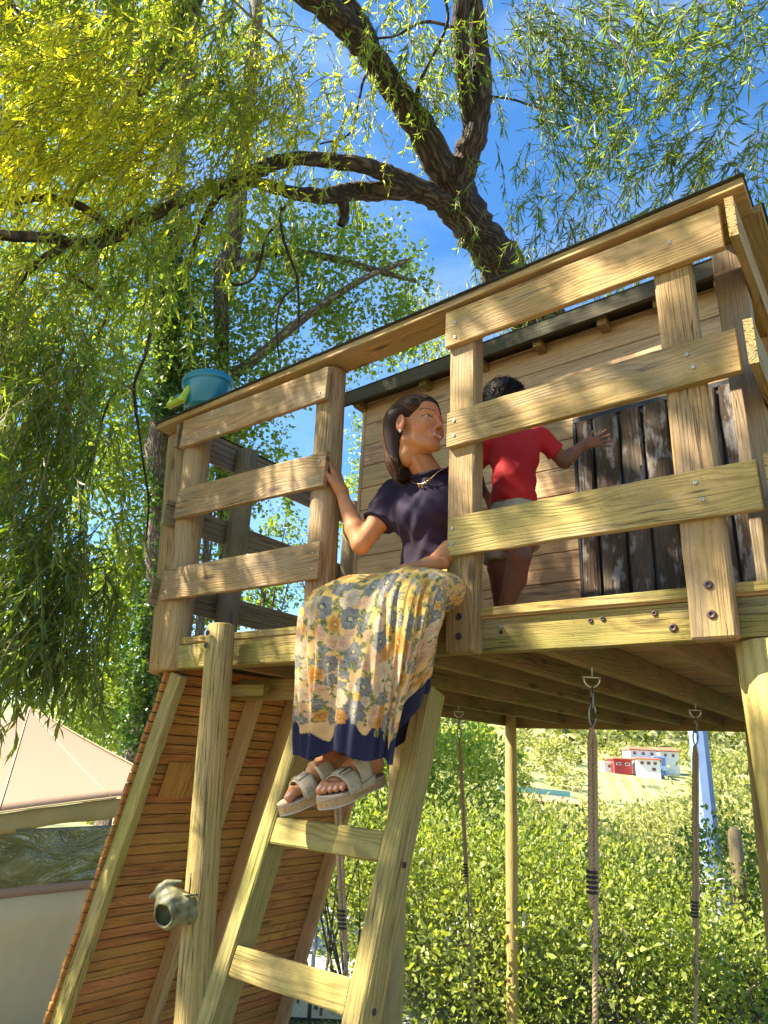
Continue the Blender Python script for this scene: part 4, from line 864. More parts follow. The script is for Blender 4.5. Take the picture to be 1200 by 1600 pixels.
for (a, z, r, n) in ((0.55, 1.9, .34, 500), (1.05, 1.75, .36, 600), (1.55, 1.9, .32, 450), (1.5, 1.45, .3, 350), (0.3, 1.4, .4, 500), (2.1, 1.7, .2, 160)):
    c = FH * 10.6 + RT * a; bl.append((c[0], c[1], z, r, r * .7, r, n, 1.0))
leaf_obj('crown', clump(bl, rs, 0.11, 0.05), L_BRD, tt)
q0 = np.array(loc(10.6, 0.6)); limbs('trunk', [[(*q0, .05), (q0[0], q0[1], .6, .035), (*bl[0][:3], .012)]] + [[(q0[0], q0[1], .6, .03), (*((q0 + np.array(b[:3])) / 2 + [0, 0, .5]), .02), (*b[:3], .006)] for b in bl[1:]], M_BARK2, tt, 8)

# weeds and litter under the hedge
wp = []
for q in range(26):
    d, s = rs.uniform(5.6, 6.7), rs.uniform(-1.4, 1.2); p = np.array(loc(d, s)); k = 26
    P = np.repeat(p[None], k, 0) + rs.normal(size=(k, 3)) * [.05, .05, .0]; D = rs.normal(size=(k, 3)) * .5; D[:, 2] = 1
    wp.append(leaves(P, D, rs.uniform(.06, .2, k), np.full(k, .008), rs.uniform(.2, .8, k), rs))
k = 5000; d = rs.uniform(3.5, 6.9, k); s = rs.uniform(-4.5, 4, k); XY = d[:, None] * FH + s[:, None] * RT; XY[:, 2] = ground_z(XY[:, 0], XY[:, 1]) + 0.012
D = rs.normal(size=(k, 3)); D[:, 2] *= .15; wp.append(leaves(XY, D, rs.uniform(.02, .05, k), rs.uniform(.008, .02, k), rs.uniform(0, 1, k), rs, upn=3))
leaf_obj('ground_litter', wp, L_BRD, None)

# ---------------------------------------------------------------- fence, posts, pole
fence = thing('wire_fence', 'grey chain link fence on thin posts between the hedge and the pale lane', 'fence', loc(6.75, 0.0))
M_WIRE = plain('fence_wire', (0.32, 0.33, 0.34), 0.4, 0.9)
wv, wf, o_ = [], [], 0
def wires(d, s0, s1, z0, z1, pitch=0.055, r=0.0016):
    L = []
    for sg in (1, -1):
        h = z1 - z0
        for a in np.arange(s0 - h, s1 + h, pitch):
            ta = np.clip((s0 - a) / (sg * h) if sg * h else 0, 0, 1) if sg > 0 else 0
            p0s, p1s = a, a + sg * h; z_a, z_b = z0, z1
            # clip to the panel
            def cl(x0, za, x1, zb):
                t0, t1 = 0.0, 1.0; dx = x1 - x0
                for lo, hi in ((s0, s1),):
                    ta_, tb_ = (lo - x0) / dx, (hi - x0) / dx
                    if ta_ > tb_: ta_, tb_ = tb_, ta_
                    t0, t1 = max(t0, ta_), min(t1, tb_)
                return None if t1 <= t0 else ((x0 + dx * t0, za + (zb - za) * t0), (x0 + dx * t1, za + (zb - za) * t1))
            c = cl(p0s, z_a, p1s, z_b)
            if c: L.append(c)
    V, F = [], []
    for (sa, za), (sb, zb) in L:
        k = len(V)
        for (s_, z_) in ((sa, za), (sb, zb)):
            p = FH * d + RT * s_
            for e in range(3): V.append((p[0] + RT[0] * r * math.cos(e * 2.1) + FH[0] * r * math.sin(e * 2.1), p[1] + RT[1] * r * math.cos(e * 2.1) + FH[1] * r * math.sin(e * 2.1), z_))
        F += [(k + e, k + (e + 1) % 3, k + 3 + (e + 1) % 3, k + 3 + e) for e in range(3)]
    return np.array(V), np.array(F)
V, F = wires(6.75, -2.2, 2.2, -0.62, 0.25); part('wire_mesh', mesh_np('wire_mesh', V, F, M_WIRE), fence, None, None, 'stuff')
for s in (-2.2, -0.4, 1.4):
    p = loc(6.75, s, -0.7); tube('post', [p, (p[0], p[1], 0.3)], 0.018, M_WIRE, fence, 10)
fence2 = thing('wire_fence', 'stretch of wire fence behind the rounded wooden post at the right', 'fence', loc(8.3, 4.6))
V, F = wires(8.25, 3.72, 6.2, -0.6, 0.95, 0.07, 0.002); part('wire_mesh', mesh_np('wire_mesh', V, F, M_WIRE), fence2, None, None, 'stuff')
tube('post', [loc(8.25, 6.2, -0.7), loc(8.25, 6.2, 1.0)], 0.02, M_WIRE, fence2, 10)
fp = thing('fence_post', 'rounded weathered wooden post at the foot of the blue pole', 'fence post', loc(7.55, 3.74))
V, F = tube_vf([(-.9, 0, 0), (-.88, 0, 0), (0, 0, 0), (.80, 0, 0), (.86, 0, 0), (.89, 0, 0)], [.06, .066, .066, .068, .056, .03], 16)
part('post', mesh_np('post', V, fix(F), W_OLD, True), fp, frame(loc(7.55, 3.70, 0.14), (0.02, 0, 1), (0, 1, 0)))
pole = thing('utility_pole', 'pale blue painted steel pole rising behind the swings', 'pole', loc(10.4, 4.65))
M_BLUE = plain('pole_paint', (0.20, 0.30, 0.52), 0.5, var=0.1, scale=6, bump=0.05)
V, F = tube_vf([(0, 0, 0), (0, 0, 5.5)], [.155, .11], 8); part('shaft', mesh_np('shaft', V, fix(F), M_BLUE), pole, Matrix.Translation(loc(10.4, 4.75, -1.0)))
V, F = tube_vf([(0, 0, 0), (0, 0, .55), (0, 0, .62)], [.24, .24, .19], 8); part('footing', mesh_np('footing', V, fix(F), M_LANE), pole, Matrix.Translation(loc(10.4, 4.75, -.4)))
wire = tube('overhead_cable', [loc(40, -22, 9.5), loc(40, -8, 10.6), loc(40, 5, 12.0)], 0.03, M_BLACK, None, 6)
info(wire, 'thin dark overhead cable crossing the pale sky behind the left railing', 'cable')

# ---------------------------------------------------------------- distant houses
M_WHITE = plain('white_render', (0.78, 0.76, 0.72), 0.8, var=0.05, scale=.5, bump=0)
M_RED = plain('red_render', (0.40, 0.045, 0.04), 0.8, var=0.1, scale=.5, bump=0)
M_TILE = plain('terracotta_tiles', (0.45, 0.14, 0.07), 0.85, var=0.2, scale=2.0, bump=0)
M_GLASS = plain('window_glass', (0.05, 0.06, 0.08), 0.1, var=0.1, bump=0)
M_BLUEC = plain('blue_sheet', (0.20, 0.32, 0.60), 0.6, var=0.1, bump=0)
def mbox(name, x0, x1, y0, y1, z0, z1, mat, parent, M):
    V = [(x, y, z) for z in (z0, z1) for (x, y) in ((x0, y0), (x1, y0), (x1, y1), (x0, y1))]
    F = [(0, 3, 2, 1), (4, 5, 6, 7), (0, 1, 5, 4), (1, 2, 6, 5), (2, 3, 7, 6), (3, 0, 4, 7)]
    return part(name, mesh_np(name, V, F, mat), parent, M)
def cottage(label, d, s, z, W, D_, H, wall, roofm, rot=0.0, gable=1.6, wins=((0, .5),), nfl=1):
    W, D_, H, gable, s = W * .76, D_ * .76, H * .76, gable * .76, 67 + (s - 67) * .76; wins = [tuple(q * .76 for q in w) for w in wins]
    p = loc(d, s, z); t = thing('house', label, 'house', p); M = Matrix.Translation(Vector(p)) @ Matrix.Rotation(yaw + rot, 4, 'Z')
    mbox('wall', -W / 2, W / 2, 0, D_, -4, H, wall, t, M)
    V = [(-W / 2 - .4, -.5, H + .01), (W / 2 + .4, -.5, H + .01), (W / 2 + .4, D_ + .5, H + .01), (-W / 2 - .4, D_ + .5, H + .01), (-W / 2 + .2, D_ / 2, H + gable), (W / 2 - .2, D_ / 2, H + gable),
         (-W / 2 - .4, -.5, H + .25), (W / 2 + .4, -.5, H + .25), (W / 2 + .4, D_ + .5, H + .25), (-W / 2 - .4, D_ + .5, H + .25)]
    F = [(0, 3, 2, 1), (0, 1, 7, 6), (1, 2, 8, 7), (2, 3, 9, 8), (3, 0, 6, 9), (6, 7, 5, 4), (8, 9, 4, 5), (7, 8, 5), (9, 6, 4)]
    part('roof', mesh_np('roof', V, F, roofm), t, M)
    for (x, zz, w, h) in wins:
        f = mbox('window', x - w / 2, x + w / 2, -.08, .0, zz, zz + h, M_WHITE if wall is not M_WHITE else M_TILE, t, M)
        g = mesh_np('pane', [(x - w / 2 + .1, -.11, zz + .1), (x + w / 2 - .1, -.11, zz + .1), (x + w / 2 - .1, -.11, zz + h - .1), (x - w / 2 + .1, -.11, zz + h - .1)], [(0, 1, 2, 3)], M_GLASS)
        part('pane', g, f, M)
    return t
cottage('long white house with wide terracotta roof at the top of the group', 182, 69.2, 5.2, 9, 6, 2.2, M_WHITE, M_TILE, 0.1, 1.2, ((-3, .8, 1.0, .9), (0, .8, 1.0, .9), (3, .8, 1.0, .9)))
cottage('red walled house with terracotta roof left of the white block', 175, 59.0, 2.2, 6, 5, 2.8, M_RED, M_TILE, 0.15, .8, ((-1.5, 1.1, 1.6, .8), (1.5, 1.1, 1.6, .8)))
cottage('white two storey block in front of the long terracotta roof', 173, 66.2, 1.7, 7.0, 6, 3.8, M_WHITE, M_TILE, -0.1, .6, ((-2.0, 2.3, 1.0, .9), (0, 2.3, 1.1, .9), (2.0, 2.3, 1.0, .9), (1.5, .5, 1.2, 1.0)))
cottage('white gabled house furthest right among the distant houses', 184, 79.0, 5.0, 7, 6, 2.6, M_WHITE, M_TILE, 0.2, 1.4, ((-1.5, .9, 1.0, 1.0), (1.4, .9, 1.0, 1.0)))
cottage('small white outbuilding at the left of the distant houses', 176, 55.0, 2.0, 3.2, 3, 1.8, M_WHITE, M_WHITE, 0.1, .4, ((0, .5, .9, .8),))
cottage('low blue sheeted shed right of the white block', 178, 72.6, 4.0, 3.2, 3, 1.7, M_BLUEC, M_BLUEC, -0.2, .4, ((0, .3, 1.0, .9),))
strip('clay_field', 112, 124, 22, 34, 0.4, plain('clay', (0.45, 0.20, 0.12), .9, var=.15, scale=.4, bump=0), 6, 10)
tf = thing('garden_net', 'low teal net along the clay coloured field in the valley', 'net', loc(124, 28))
p0, p1 = np.array(loc(124.5, 22)), np.array(loc(124.5, 34)); V = [p0, p1, p1 + [0, 0, 1.3], p0 + [0, 0, 1.3]]; V = V + [v + FH * .05 for v in V]
part('net', mesh_np('net', V, [(0, 1, 2, 3), (7, 6, 5, 4), (3, 2, 6, 7), (0, 4, 5, 1)], plain('teal_net', (0.12, 0.35, 0.33), .8, bump=0)), tf)
# far trees: one mass of vegetation on the valley floor and the slope
far = []
n = 480; d = 48 + 300 * rs.uniform(0, 1, n) ** 1.6; az = rs.uniform(-0.35, 0.75, n); ss = d * az
ok = ~((d > 85) & (d < 128) & (az > .16) & (az < .32)) & ~((d > 95) & (d < 200) & (az > 0.28) & (az < 0.45)); d = d[ok]; ss = ss[ok]; n = len(d)
for dd_, s_ in zip(d, ss):
    p = np.array(loc(dd_, s_)); h = rs.uniform(1.6, 3.4) * (1 + dd_ / 400); k = int(60 + 3200 / dd_ * 2)
    u = rs.normal(size=(k, 3)); u /= np.linalg.norm(u, axis=1)[:, None]
    P = p + np.array([0, 0, h * .5]) + u * np.array([h * .6, h * .6, h * .5]) * rs.uniform(.7, 1.1, (k, 1)); sz = 0.05 + dd_ * 0.0030
    far.append(leaves(P, u + rs.normal(size=(k, 3)) * .6, np.full(k, sz * 2.0), np.full(k, sz * 1.2), np.clip(rs.uniform(.2, .9) + rs.normal(size=k) * .12, 0, 1), rs))
n = 900; d = rs.uniform(330, 900, n); ss = d * rs.uniform(-.4, .75, n)
for dd_, s_ in zip(d, ss):
    p = np.array(loc(dd_, s_)); h = rs.uniform(6, 12); k = 26; u = rs.normal(size=(k, 3)); u /= np.linalg.norm(u, axis=1)[:, None]
    far.append(leaves(p + np.array([0, 0, h * .5]) + u * h * .5, u + rs.normal(size=(k, 3)) * .6, np.full(k, 4.5), np.full(k, 3.5), np.clip(.15 + rs.normal(size=k) * .12, 0, 1), rs))
leaf_obj('distant_trees', far, L_FAR, None)

# ---------------------------------------------------------------- canvas tent at the lower left
M_CANV = plain('tent_canvas', (0.38, 0.255, 0.18), 0.9, var=0.08, scale=120, bump=0.25)
M_CANV2 = plain('tent_wall_canvas', (0.70, 0.56, 0.32), 0.9, var=0.07, scale=3, bump=0.25)
M_CANV3 = plain('tent_valance', (0.46, 0.38, 0.17), 0.9, var=0.12, scale=6, bump=0.3)
def m_vinyl():
    m, nt, b, o = mat_new('clear_vinyl'); N = NT(nt); tc = N.n('TexCoord').outputs['Object']
    b.inputs['Roughness'].default_value = 0.08; b.inputs['Specular IOR Level'].default_value = 0.9
    n = N.noise(N.vmath('MULTIPLY', tc, (1.0, 1.0, 2.2)), 2.2, 4, 0.6, 1.2)
    nt.links.new(N.ramp(n, (0.32, (0.09, 0.095, 0.035)), (0.5, (0.17, 0.18, 0.07)), (0.66, (0.28, 0.28, 0.14))), b.inputs['Base Color'])
    bp = nt.nodes.new('ShaderNodeBump'); bp.inputs['Strength'].default_value = 0.6; bp.inputs['Distance'].default_value = 0.08
    nt.links.new(n, bp.inputs['Height']); nt.links.new(bp.outputs[0], b.inputs['Normal']); return m
tent = thing('canvas_tent', 'beige canvas tent with a crinkled clear window behind the climbing ramp', 'tent', (-6.6, 3.6, -0.7))
def grid(name, fn, nu, nv, mat, parent, thick=0.0, label=None, smooth_=True):
    V = np.array([fn(u, v) for v in np.linspace(0, 1, nv) for u in np.linspace(0, 1, nu)])
    F = [(j * nu + i, j * nu + i + 1, (j + 1) * nu + i + 1, (j + 1) * nu + i) for j in range(nv - 1) for i in range(nu - 1)]
    o = part(name, mesh_np(name, V, F, mat, smooth_), parent, None, label)
    if thick: md = o.modifiers.new('solid', 'SOLIDIFY'); md.thickness = thick; md.offset = 0
    return o
EL, ER = np.array((-5.35, 1.0, 0.80)), np.array((-5.35, 4.15, 1.16)); AP = np.array((-6.70, 3.30, 1.80)); BL_ = EL + np.array([-.15, 0, -1.75]); RC = np.array((-7.9, 5.2, 1.2))
def eave(u): p = EL + (ER - EL) * u; p[2] += 0.03 * math.sin(math.pi * min(1, max(0, u * 1.0))) ; return p
grid('roof', lambda u, v: eave(u) * (1 - v) + (AP + (0.0, -2.6 * (1 - u) * 0, 0)) * v + np.array([0, 0, -0.03 * math.sin(math.pi * v)]), 24, 14, M_CANV, tent, 0.006)
grid('roof', lambda u, v: (ER + (RC - ER) * u) * (1 - v) + AP * v + np.array([0, 0, -0.02 * math.sin(math.pi * v)]), 14, 14, M_CANV, tent, 0.006)
grid('valance', lambda u, v: eave(u) + np.array([-.03 + .012 * math.sin(u * 40), 0, -0.012 - (0.115 + .035 * u) * v + 0.01 * math.sin(u * 31) * v]), 60, 4, M_CANV3, tent, 0.004)
def wall(u, z): p = EL + (ER - EL) * u; return np.array([p[0] - 0.03, p[1], z])
grid('window', lambda u, v: wall(u, 0.895 - (0.375 + .02 * u) * v) + np.array([.012 * math.sin(u * 9 + v * 4) * math.sin(v * 3.1), 0, 0]), 40, 14, m_vinyl(), tent, 0.002, 'crinkled clear plastic window')
grid('wall_band', lambda u, v: wall(u, 0.525 - .018 * u - 0.062 * v) + np.array([.012, 0, 0]), 30, 3, M_CANV, tent, 0.004)
grid('wall', lambda u, v: wall(u, 0.463 - 1.5 * v) + np.array([.01 * math.sin(u * 13), 0, 0]), 40, 8, M_CANV2, tent, 0.004)
grid('wall', lambda u, v: ER + (RC - ER) * u + np.array([-.05, 0, -1.9 * v]), 10, 6, M_CANV2, tent, 0.004)
for u_ in (.22, .5, .78):
    P_ = [eave(u_) * (1 - v) + AP * v + np.array([0, 0, -0.03 * math.sin(math.pi * v) + .006]) for v in np.linspace(0.01, .98, 10)]
    tube('seam', P_, .0045, M_CANV2, tent, 6)
tube('hem_rope', [eave(u_) + np.array([.004, 0, .002]) for u_ in np.linspace(0, 1, 20)], .006, M_CANV2, tent, 6)
tube('hip_seam', [ER * (1 - v) + AP * v + np.array([0, 0, .004 - 0.02 * math.sin(math.pi * v)]) for v in np.linspace(0, 1, 10)], .007, M_CANV2, tent, 6)
tube('tent_pole', [(-5.42, 4.13, -.8), (-5.42, 4.13, 1.14)], .016, M_STEEL, tent, 8)
# ---------------------------------------------------------------- modelled surfaces (smooth unions turned into one mesh)
def surf_nets(f, org, h):
    s = f < 0; X, Y, Z = f.shape
    acc = np.zeros((X - 1, Y - 1, Z - 1, 3), np.float32); cnt = np.zeros((X - 1, Y - 1, Z - 1), np.float32)
    sl = lambda a, n: slice(a, n - 1 + a)
    for ax in range(3):
        for b in range(2):
            for c in range(2):
                o0 = [0, 0, 0]; oth = [q for q in range(3) if q != ax]; o0[oth[0]] = b; o0[oth[1]] = c; o1 = list(o0); o1[ax] = 1
                A = f[sl(o0[0], X), sl(o0[1], Y), sl(o0[2], Z)]; B = f[sl(o1[0], X), sl(o1[1], Y), sl(o1[2], Z)]
                m = (A < 0) != (B < 0); t = np.where(m, A / np.where(m, A - B, 1), 0)
                for q in range(3): acc[..., q] += np.where(m, (t if q == ax else o0[q]), 0)
                cnt += m
    act = cnt > 0; idx = -np.ones(act.shape, np.int64); idx[act] = np.arange(act.sum())
    ijk = np.argwhere(act); V = (ijk + acc[act] / cnt[act][:, None]) * h + org
    F = []
    for ax in range(3):
        oth = [q for q in range(3) if q != ax]; n = f.shape
        r = [slice(1, n[q] - 1) for q in range(3)]; r[ax] = slice(0, n[ax] - 1); r2 = list(r); r2[ax] = slice(1, n[ax])
        A = s[tuple(r)]; B = s[tuple(r2)]; e = np.argwhere(A != B); 
        if not len(e): continue
        a_in = A[tuple(e.T)]; base = e.copy()
        for q in oth: base[:, q] += 1
        def g(db, dc): w = base.copy(); w[:, oth[0]] -= db; w[:, oth[1]] -= dc; return idx[tuple(w.T)]
        q4 = np.stack([g(1, 1), g(0, 1), g(0, 0), g(1, 0)], 1)
        flip = a_in if ax != 1 else ~a_in
        q4[~flip] = q4[~flip][:, ::-1]; F.append(q4)
    return V, np.concatenate(F)
class SDF:
    def __init__(s, k=0.02): s.p = []; s.k = k
    def cap(s, a, b, ra, rb=None, k=None, op='+'): s.p.append(('c', np.array(a, float), np.array(b, float), ra, ra if rb is None else rb, k or s.k, op)); return s
    def ell(s, c, r, k=None, op='+', R=None): s.p.append(('e', np.array(c, float), np.array(r, float), R, None, k or s.k, op)); return s
    def box(s, c, r, rd=0.005, R=None, k=None, op='+'): s.p.append(('b', np.array(c, float), np.array(r, float), R, rd, k or s.k, op)); return s
    def chain(s, pts, k=None):
        for a, b in zip(pts, pts[1:]): s.cap(a[:3], b[:3], a[3], b[3], k)
        return s
    def val(s, P):
        d = None
        for (t, a, b, ra, rb, k, op) in s.p:
            if t == 'c':
                ab = b - a; u = np.clip(((P - a) @ ab) / max(ab @ ab, 1e-9), 0, 1); v = np.linalg.norm(P - a - u[:, None] * ab, axis=1) - (ra + (rb - ra) * u)
            elif t == 'e':
                q = P - a; q = q @ ra if ra is not None else q; k0 = np.linalg.norm(q / b, axis=1); k1 = np.linalg.norm(q / b ** 2, axis=1); v = k0 * (k0 - 1) / np.maximum(k1, 1e-6)
            else:
                q = P - a; q = q @ ra if ra is not None else q; q = np.abs(q) - b + rb; v = np.linalg.norm(np.maximum(q, 0), axis=1) + np.minimum(q.max(1), 0) - rb
            if d is None: d = v
            elif op == '+': h = np.clip(0.5 + 0.5 * (d - v) / k, 0, 1); d = d * (1 - h) + v * h - k * h * (1 - h)
            elif op == '-': h = np.clip(0.5 - 0.5 * (d + v) / k, 0, 1); d = d * (1 - h) - v * h + k * h * (1 - h)
            elif op == '&': h = np.clip(0.5 - 0.5 * (d - v) / k, 0, 1); d = d * (1 - h) + v * h + k * h * (1 - h)
        return d
    def mesh(s, lo, hi, h, extra=None):
        lo = np.array(lo, float); n = np.ceil((np.array(hi) - lo) / h).astype(int) + 1
        ax = [lo[q] + np.arange(n[q]) * h for q in range(3)]; G = np.stack(np.meshgrid(*ax, indexing='ij'), -1).reshape(-1, 3)
        f = s.val(G)
        if extra is not None: f = f + extra(G)
        f = f.reshape(n); f[[0, -1]] = np.abs(f[[0, -1]]) + 1e-4; f[:, [0, -1]] = np.abs(f[:, [0, -1]]) + 1e-4; f[:, :, [0, -1]] = np.abs(f[:, :, [0, -1]]) + 1e-4
        return surf_nets(f, lo, h)
def xf(V, M): return V @ np.array(M.to_3x3()).T + np.array(M.translation)
def m_col(name, rough=0.5, sub=0.0, spec=0.5, bumpsc=0, bump=0.0, sheen=0.0):
    m, nt, b, o = mat_new(name); N = NT(nt)
    at = nt.nodes.new('ShaderNodeAttribute'); at.attribute_name = 'tone'
    tcx = N.n('TexCoord').outputs['Object']; cc = at.outputs['Color']
    if bump:
        cc = N.mix(N.ramp(N.noise(tcx, 18, 4, .6), (.40, 0.0), (.68, .5)), cc, (.40, .12, .055)); cc = N.mix(N.ramp(N.noise(tcx, 210, 3, .7), (.56, 0.0), (.72, .35)), cc, (.16, .06, .025))
    nt.links.new(cc, b.inputs['Base Color']); b.inputs['Roughness'].default_value = rough; b.inputs['Specular IOR Level'].default_value = spec
    if sub: b.inputs['Subsurface Weight'].default_value = sub; b.inputs['Subsurface Radius'].default_value = (0.014, 0.005, 0.003); b.inputs['Subsurface Scale'].default_value = 1.0
    if sheen: b.inputs['Sheen Weight'].default_value = sheen
    if bump:
        n = N.noise(N.n('TexCoord').outputs['Object'], bumpsc, 3, 0.6); bp = nt.nodes.new('ShaderNodeBump'); bp.inputs['Strength'].default_value = bump; bp.inputs['Distance'].default_value = 0.002
        nt.links.new(n, bp.inputs['Height']); nt.links.new(bp.outputs[0], b.inputs['Normal'])
    return m
M_SKIN = m_col('skin', 0.6, 0.12, 0.22, 260, 0.2)
def lerp(a, b, t): return np.asarray(a) * (1 - t[:, None]) + np.asarray(b) * t[:, None]
def blob_w(V, c, r, p=2.0): return np.clip(1 - (np.linalg.norm((V - np.array(c)) / np.array(r), axis=1)) ** p, 0, 1)

# ---------------------------------------------------------------- the woman
wo = thing('person', 'woman in dark T-shirt and yellow flowered skirt sitting in the railing gap above the ladder', 'person', (-1.5, 2.25, ZD))
K = 1.16
SK = np.array((0.42, 0.19, 0.078)); SKR = np.array((0.46, 0.15, 0.075))
# head in its own frame: +Y is where the face looks, +Z up
Hd = SDF(0.016)
Hd.ell((0, -.020, .036), (.071, .090, .077)).ell((0, .030, .044), (.060, .056, .052)).ell((0, .036, -.022), (.055, .056, .078)).ell((0, .040, -.066), (.045, .047, .038))
Hd.cap((.046, .0, -.058), (.018, .078, -.092), .015, .014).cap((-.046, .0, -.058), (-.018, .078, -.092), .015, .014).ell((0, .082, -.094), (.019, .016, .016))
for s in (1, -1): Hd.ell((s * .036, .062, -.030), (.024, .027, .025)).cap((s * .012, .086, .022), (s * .042, .074, .020), .009, .008)
Hd.cap((0, .088, .014), (0, .108, -.027), .0055, .0085, .008).ell((0, .106, -.029), (.0095, .011, .008), .006)
for s in (1, -1): Hd.ell((s * .012, .101, -.036), (.008, .009, .007), .006)
for s in (1, -1): Hd.ell((s * .032, .097, .002), (.017, .013, .011), .010, '-')
for s in (1, -1): Hd.ell((s * .031, .0765, .001), (.0135, .0115, .0125), .003)
for s in (1, -1): Hd.cap((s * .018, .0868, .0075), (s * .044, .0765, .0055), .0026, .0026, .004).cap((s * .018, .0875, -.006), (s * .043, .0765, -.0065), .002, .002, .005)
# smiling mouth
Hd.ell((0, .088, -.058), (.028, .014, .016), .012)
for a, b_ in (((-.029, .077, -.050), (-.013, .0965, -.0545)), ((-.013, .0965, -.0545), (.013, .0965, -.0545)), ((.013, .0965, -.0545), (.029, .077, -.050))): Hd.cap(a, b_, .0040, .0044, .004)
for a, b_ in (((-.029, .077, -.052), (-.014, .0935, -.0685)), ((-.014, .0935, -.0685), (.014, .0935, -.0685)), ((.014, .0935, -.0685), (.029, .077, -.052))): Hd.cap(a, b_, .0034, .0052, .004)
Hd.ell((0, .1005, -.0615), (.021, .009, .0042), .003, '-')
for s in (1, -1): Hd.ell((s * .0745, -.004, -.010), (.009, .019, .032), .006).ell((s * .081, -.001, -.006), (.006, .011, .018), .004, '-').ell((s * .0765, .002, -.036), (.006, .008, .010), .004)
Hd.cap((0, -.028, -.03), (.0, -.030, -.09), .048, .046, .02)
Hm = 0.0022
def wave(G): return 0.0
hv, hf = Hd.mesh((-.100, -.145, -.265), (.100, .130, .125), Hm)
hc = np.tile(SK, (len(hv), 1)); ns_ = np.random.RandomState(5)
hc = lerp(hc, SKR, 0.55 * blob_w(hv, (.045, .07, -.035), (.03, .04, .03)) + 0.55 * blob_w(hv, (-.045, .07, -.035), (.03, .04, .03)))
hc = lerp(hc, SKR * .95, 0.6 * blob_w(hv, (0, .112, -.032), (.02, .02, .016)))
hc = lerp(hc, SKR, 0.5 * np.clip(blob_w(hv, (.078, 0, -.01), (.014, .03, .045)) + blob_w(hv, (-.078, 0, -.01), (.014, .03, .045)), 0, 1))
ax_, ay, az_ = np.abs(hv[:, 0]), hv[:, 1], hv[:, 2]
arc = -0.0535 + (ax_ / .029) ** 2 * .0035
lip = (ay > .074) & (ax_ < .029) & ((np.abs(az_ - (arc - .001)) < .0048) | (np.abs(az_ - (-.0685 + (ax_ / .029) ** 2 * .0165)) < .0055))
hc[lip] = (0.42, 0.13, 0.10)
teeth = (ay > .078) & (ay < .0990) & (ax_ < .0215) & (np.abs(az_ + .0615) < .0042); hc[teeth] = (0.85, 0.80, 0.72)
brow = (ay > .05) & (np.abs(az_ - (.0245 + .006 * np.sin((ax_ - .012) / .036 * 2.4))) < .0030) & (ax_ > .012) & (ax_ < .050); hc[brow] = (0.035, 0.018, 0.012)
eye = (ay > .06) & (((ax_ - .031) / .0135) ** 2 + ((az_ - .001) / .0058) ** 2 < 1); hc[eye] = (0.42, 0.36, 0.32)
GX = {1: .037, -1: .037}
iris = (ay > .06) & (((hv[:, 0] - .0335) ** 2 + (az_ - .002) ** 2 < .0056 ** 2) | ((hv[:, 0] + .0285) ** 2 + (az_ - .002) ** 2 < .0056 ** 2)); hc[iris] = (0.035, 0.015, 0.008)
lash = (ay > .055) & (ax_ > .016) & (ax_ < .046) & (np.abs(az_ - (.0068 - ((ax_ - .031) / .016) ** 2 * .0045)) < .0018); hc[lash] = (0.03, 0.015, 0.01)
# place: looking to the right of the picture, a little up and towards the camera
HC = Vector((-1.506, 2.11, 2.822))
fdir = Vector((0.96, -0.12, 0.02)).normalized(); hup = Vector((-0.04, 0.02, 1)); 
hy = fdir; hx = hy.cross(hup).normalized(); hz = hx.cross(hy)
HM = Matrix(((hx.x, hy.x, hz.x, HC.x), (hx.y, hy.y, hz.y, HC.y), (hx.z, hy.z, hz.z, HC.z), (0, 0, 0, 1))) @ Matrix.Scale(1.23, 4)
pieces = [(xf(hv, HM), hf, hc)]
# torso, arms, hand (one surface)
NB = np.array((-1.482, 2.200, 2.635))
PEL = np.array((-1.49, 2.30, 2.13)); CH = np.array((-1.495, 2.235, 2.47))
SR = np.array((-1.665, 2.21, 2.575)); SL = np.array((-1.345, 2.26, 2.575)); ER_ = np.array((-1.748, 2.085, 2.335)); WR = np.array((-1.892, 2.105, 2.595))
EL_ = np.array((-1.285, 2.13, 2.28)); WL = np.array((-1.32, 1.98, 2.17))
B = SDF(0.045)
B.ell(PEL, (.175, .13, .11)).ell((PEL + CH) / 2 + [0, .0, -.01], (.115, .085, .15)).ell(CH, (.145, .090, .13)).cap(SR, SL, .058, .058).cap(CH + [0, 0, .08], NB + [0, .01, -.07], .085, .055)
for s in (1, -1): B.ell(CH + [s * .070, -.060, -.025], (.07, .055, .07), .04)
B.chain([(*SR, .056), (*((SR + ER_) / 2), .046), (*ER_, .039)], .02)
B.chain([(*ER_, .039), (*(ER_ * .7 + WR * .3), .042), (*WR, .026)], .012)
B.chain([(*SL, .058), (*EL_, .043), (*(EL_ * .6 + WL * .4), .042), (*WL, .028)], .02)
bv, bf = B.mesh((-2.0, 1.85, 1.98), (-1.08, 2.50, 2.72), 0.0075)
pieces.append((bv, bf, np.tile(SK, (len(bv), 1))))
Nk = SDF(.02); h0_ = np.array(HM @ Vector((0, -.028, -.05))); Nk.cap(h0_, NB + [0, -.005, -.02], .054, .060).ell(NB + [0, .015, -.065], (.085, .055, .045), .04)
for s in (1, -1): Nk.cap(np.array(HM @ Vector((s * .052, -.03, -.045))), NB + [.012 * s, -.062, -.030], .013, .012, .014)
nv_, nf_ = Nk.mesh((-1.66, 2.05, 2.54), (-1.34, 2.34, 2.86), .004); pieces.append((nv_, nf_, np.tile(SK, (len(nv_), 1))))
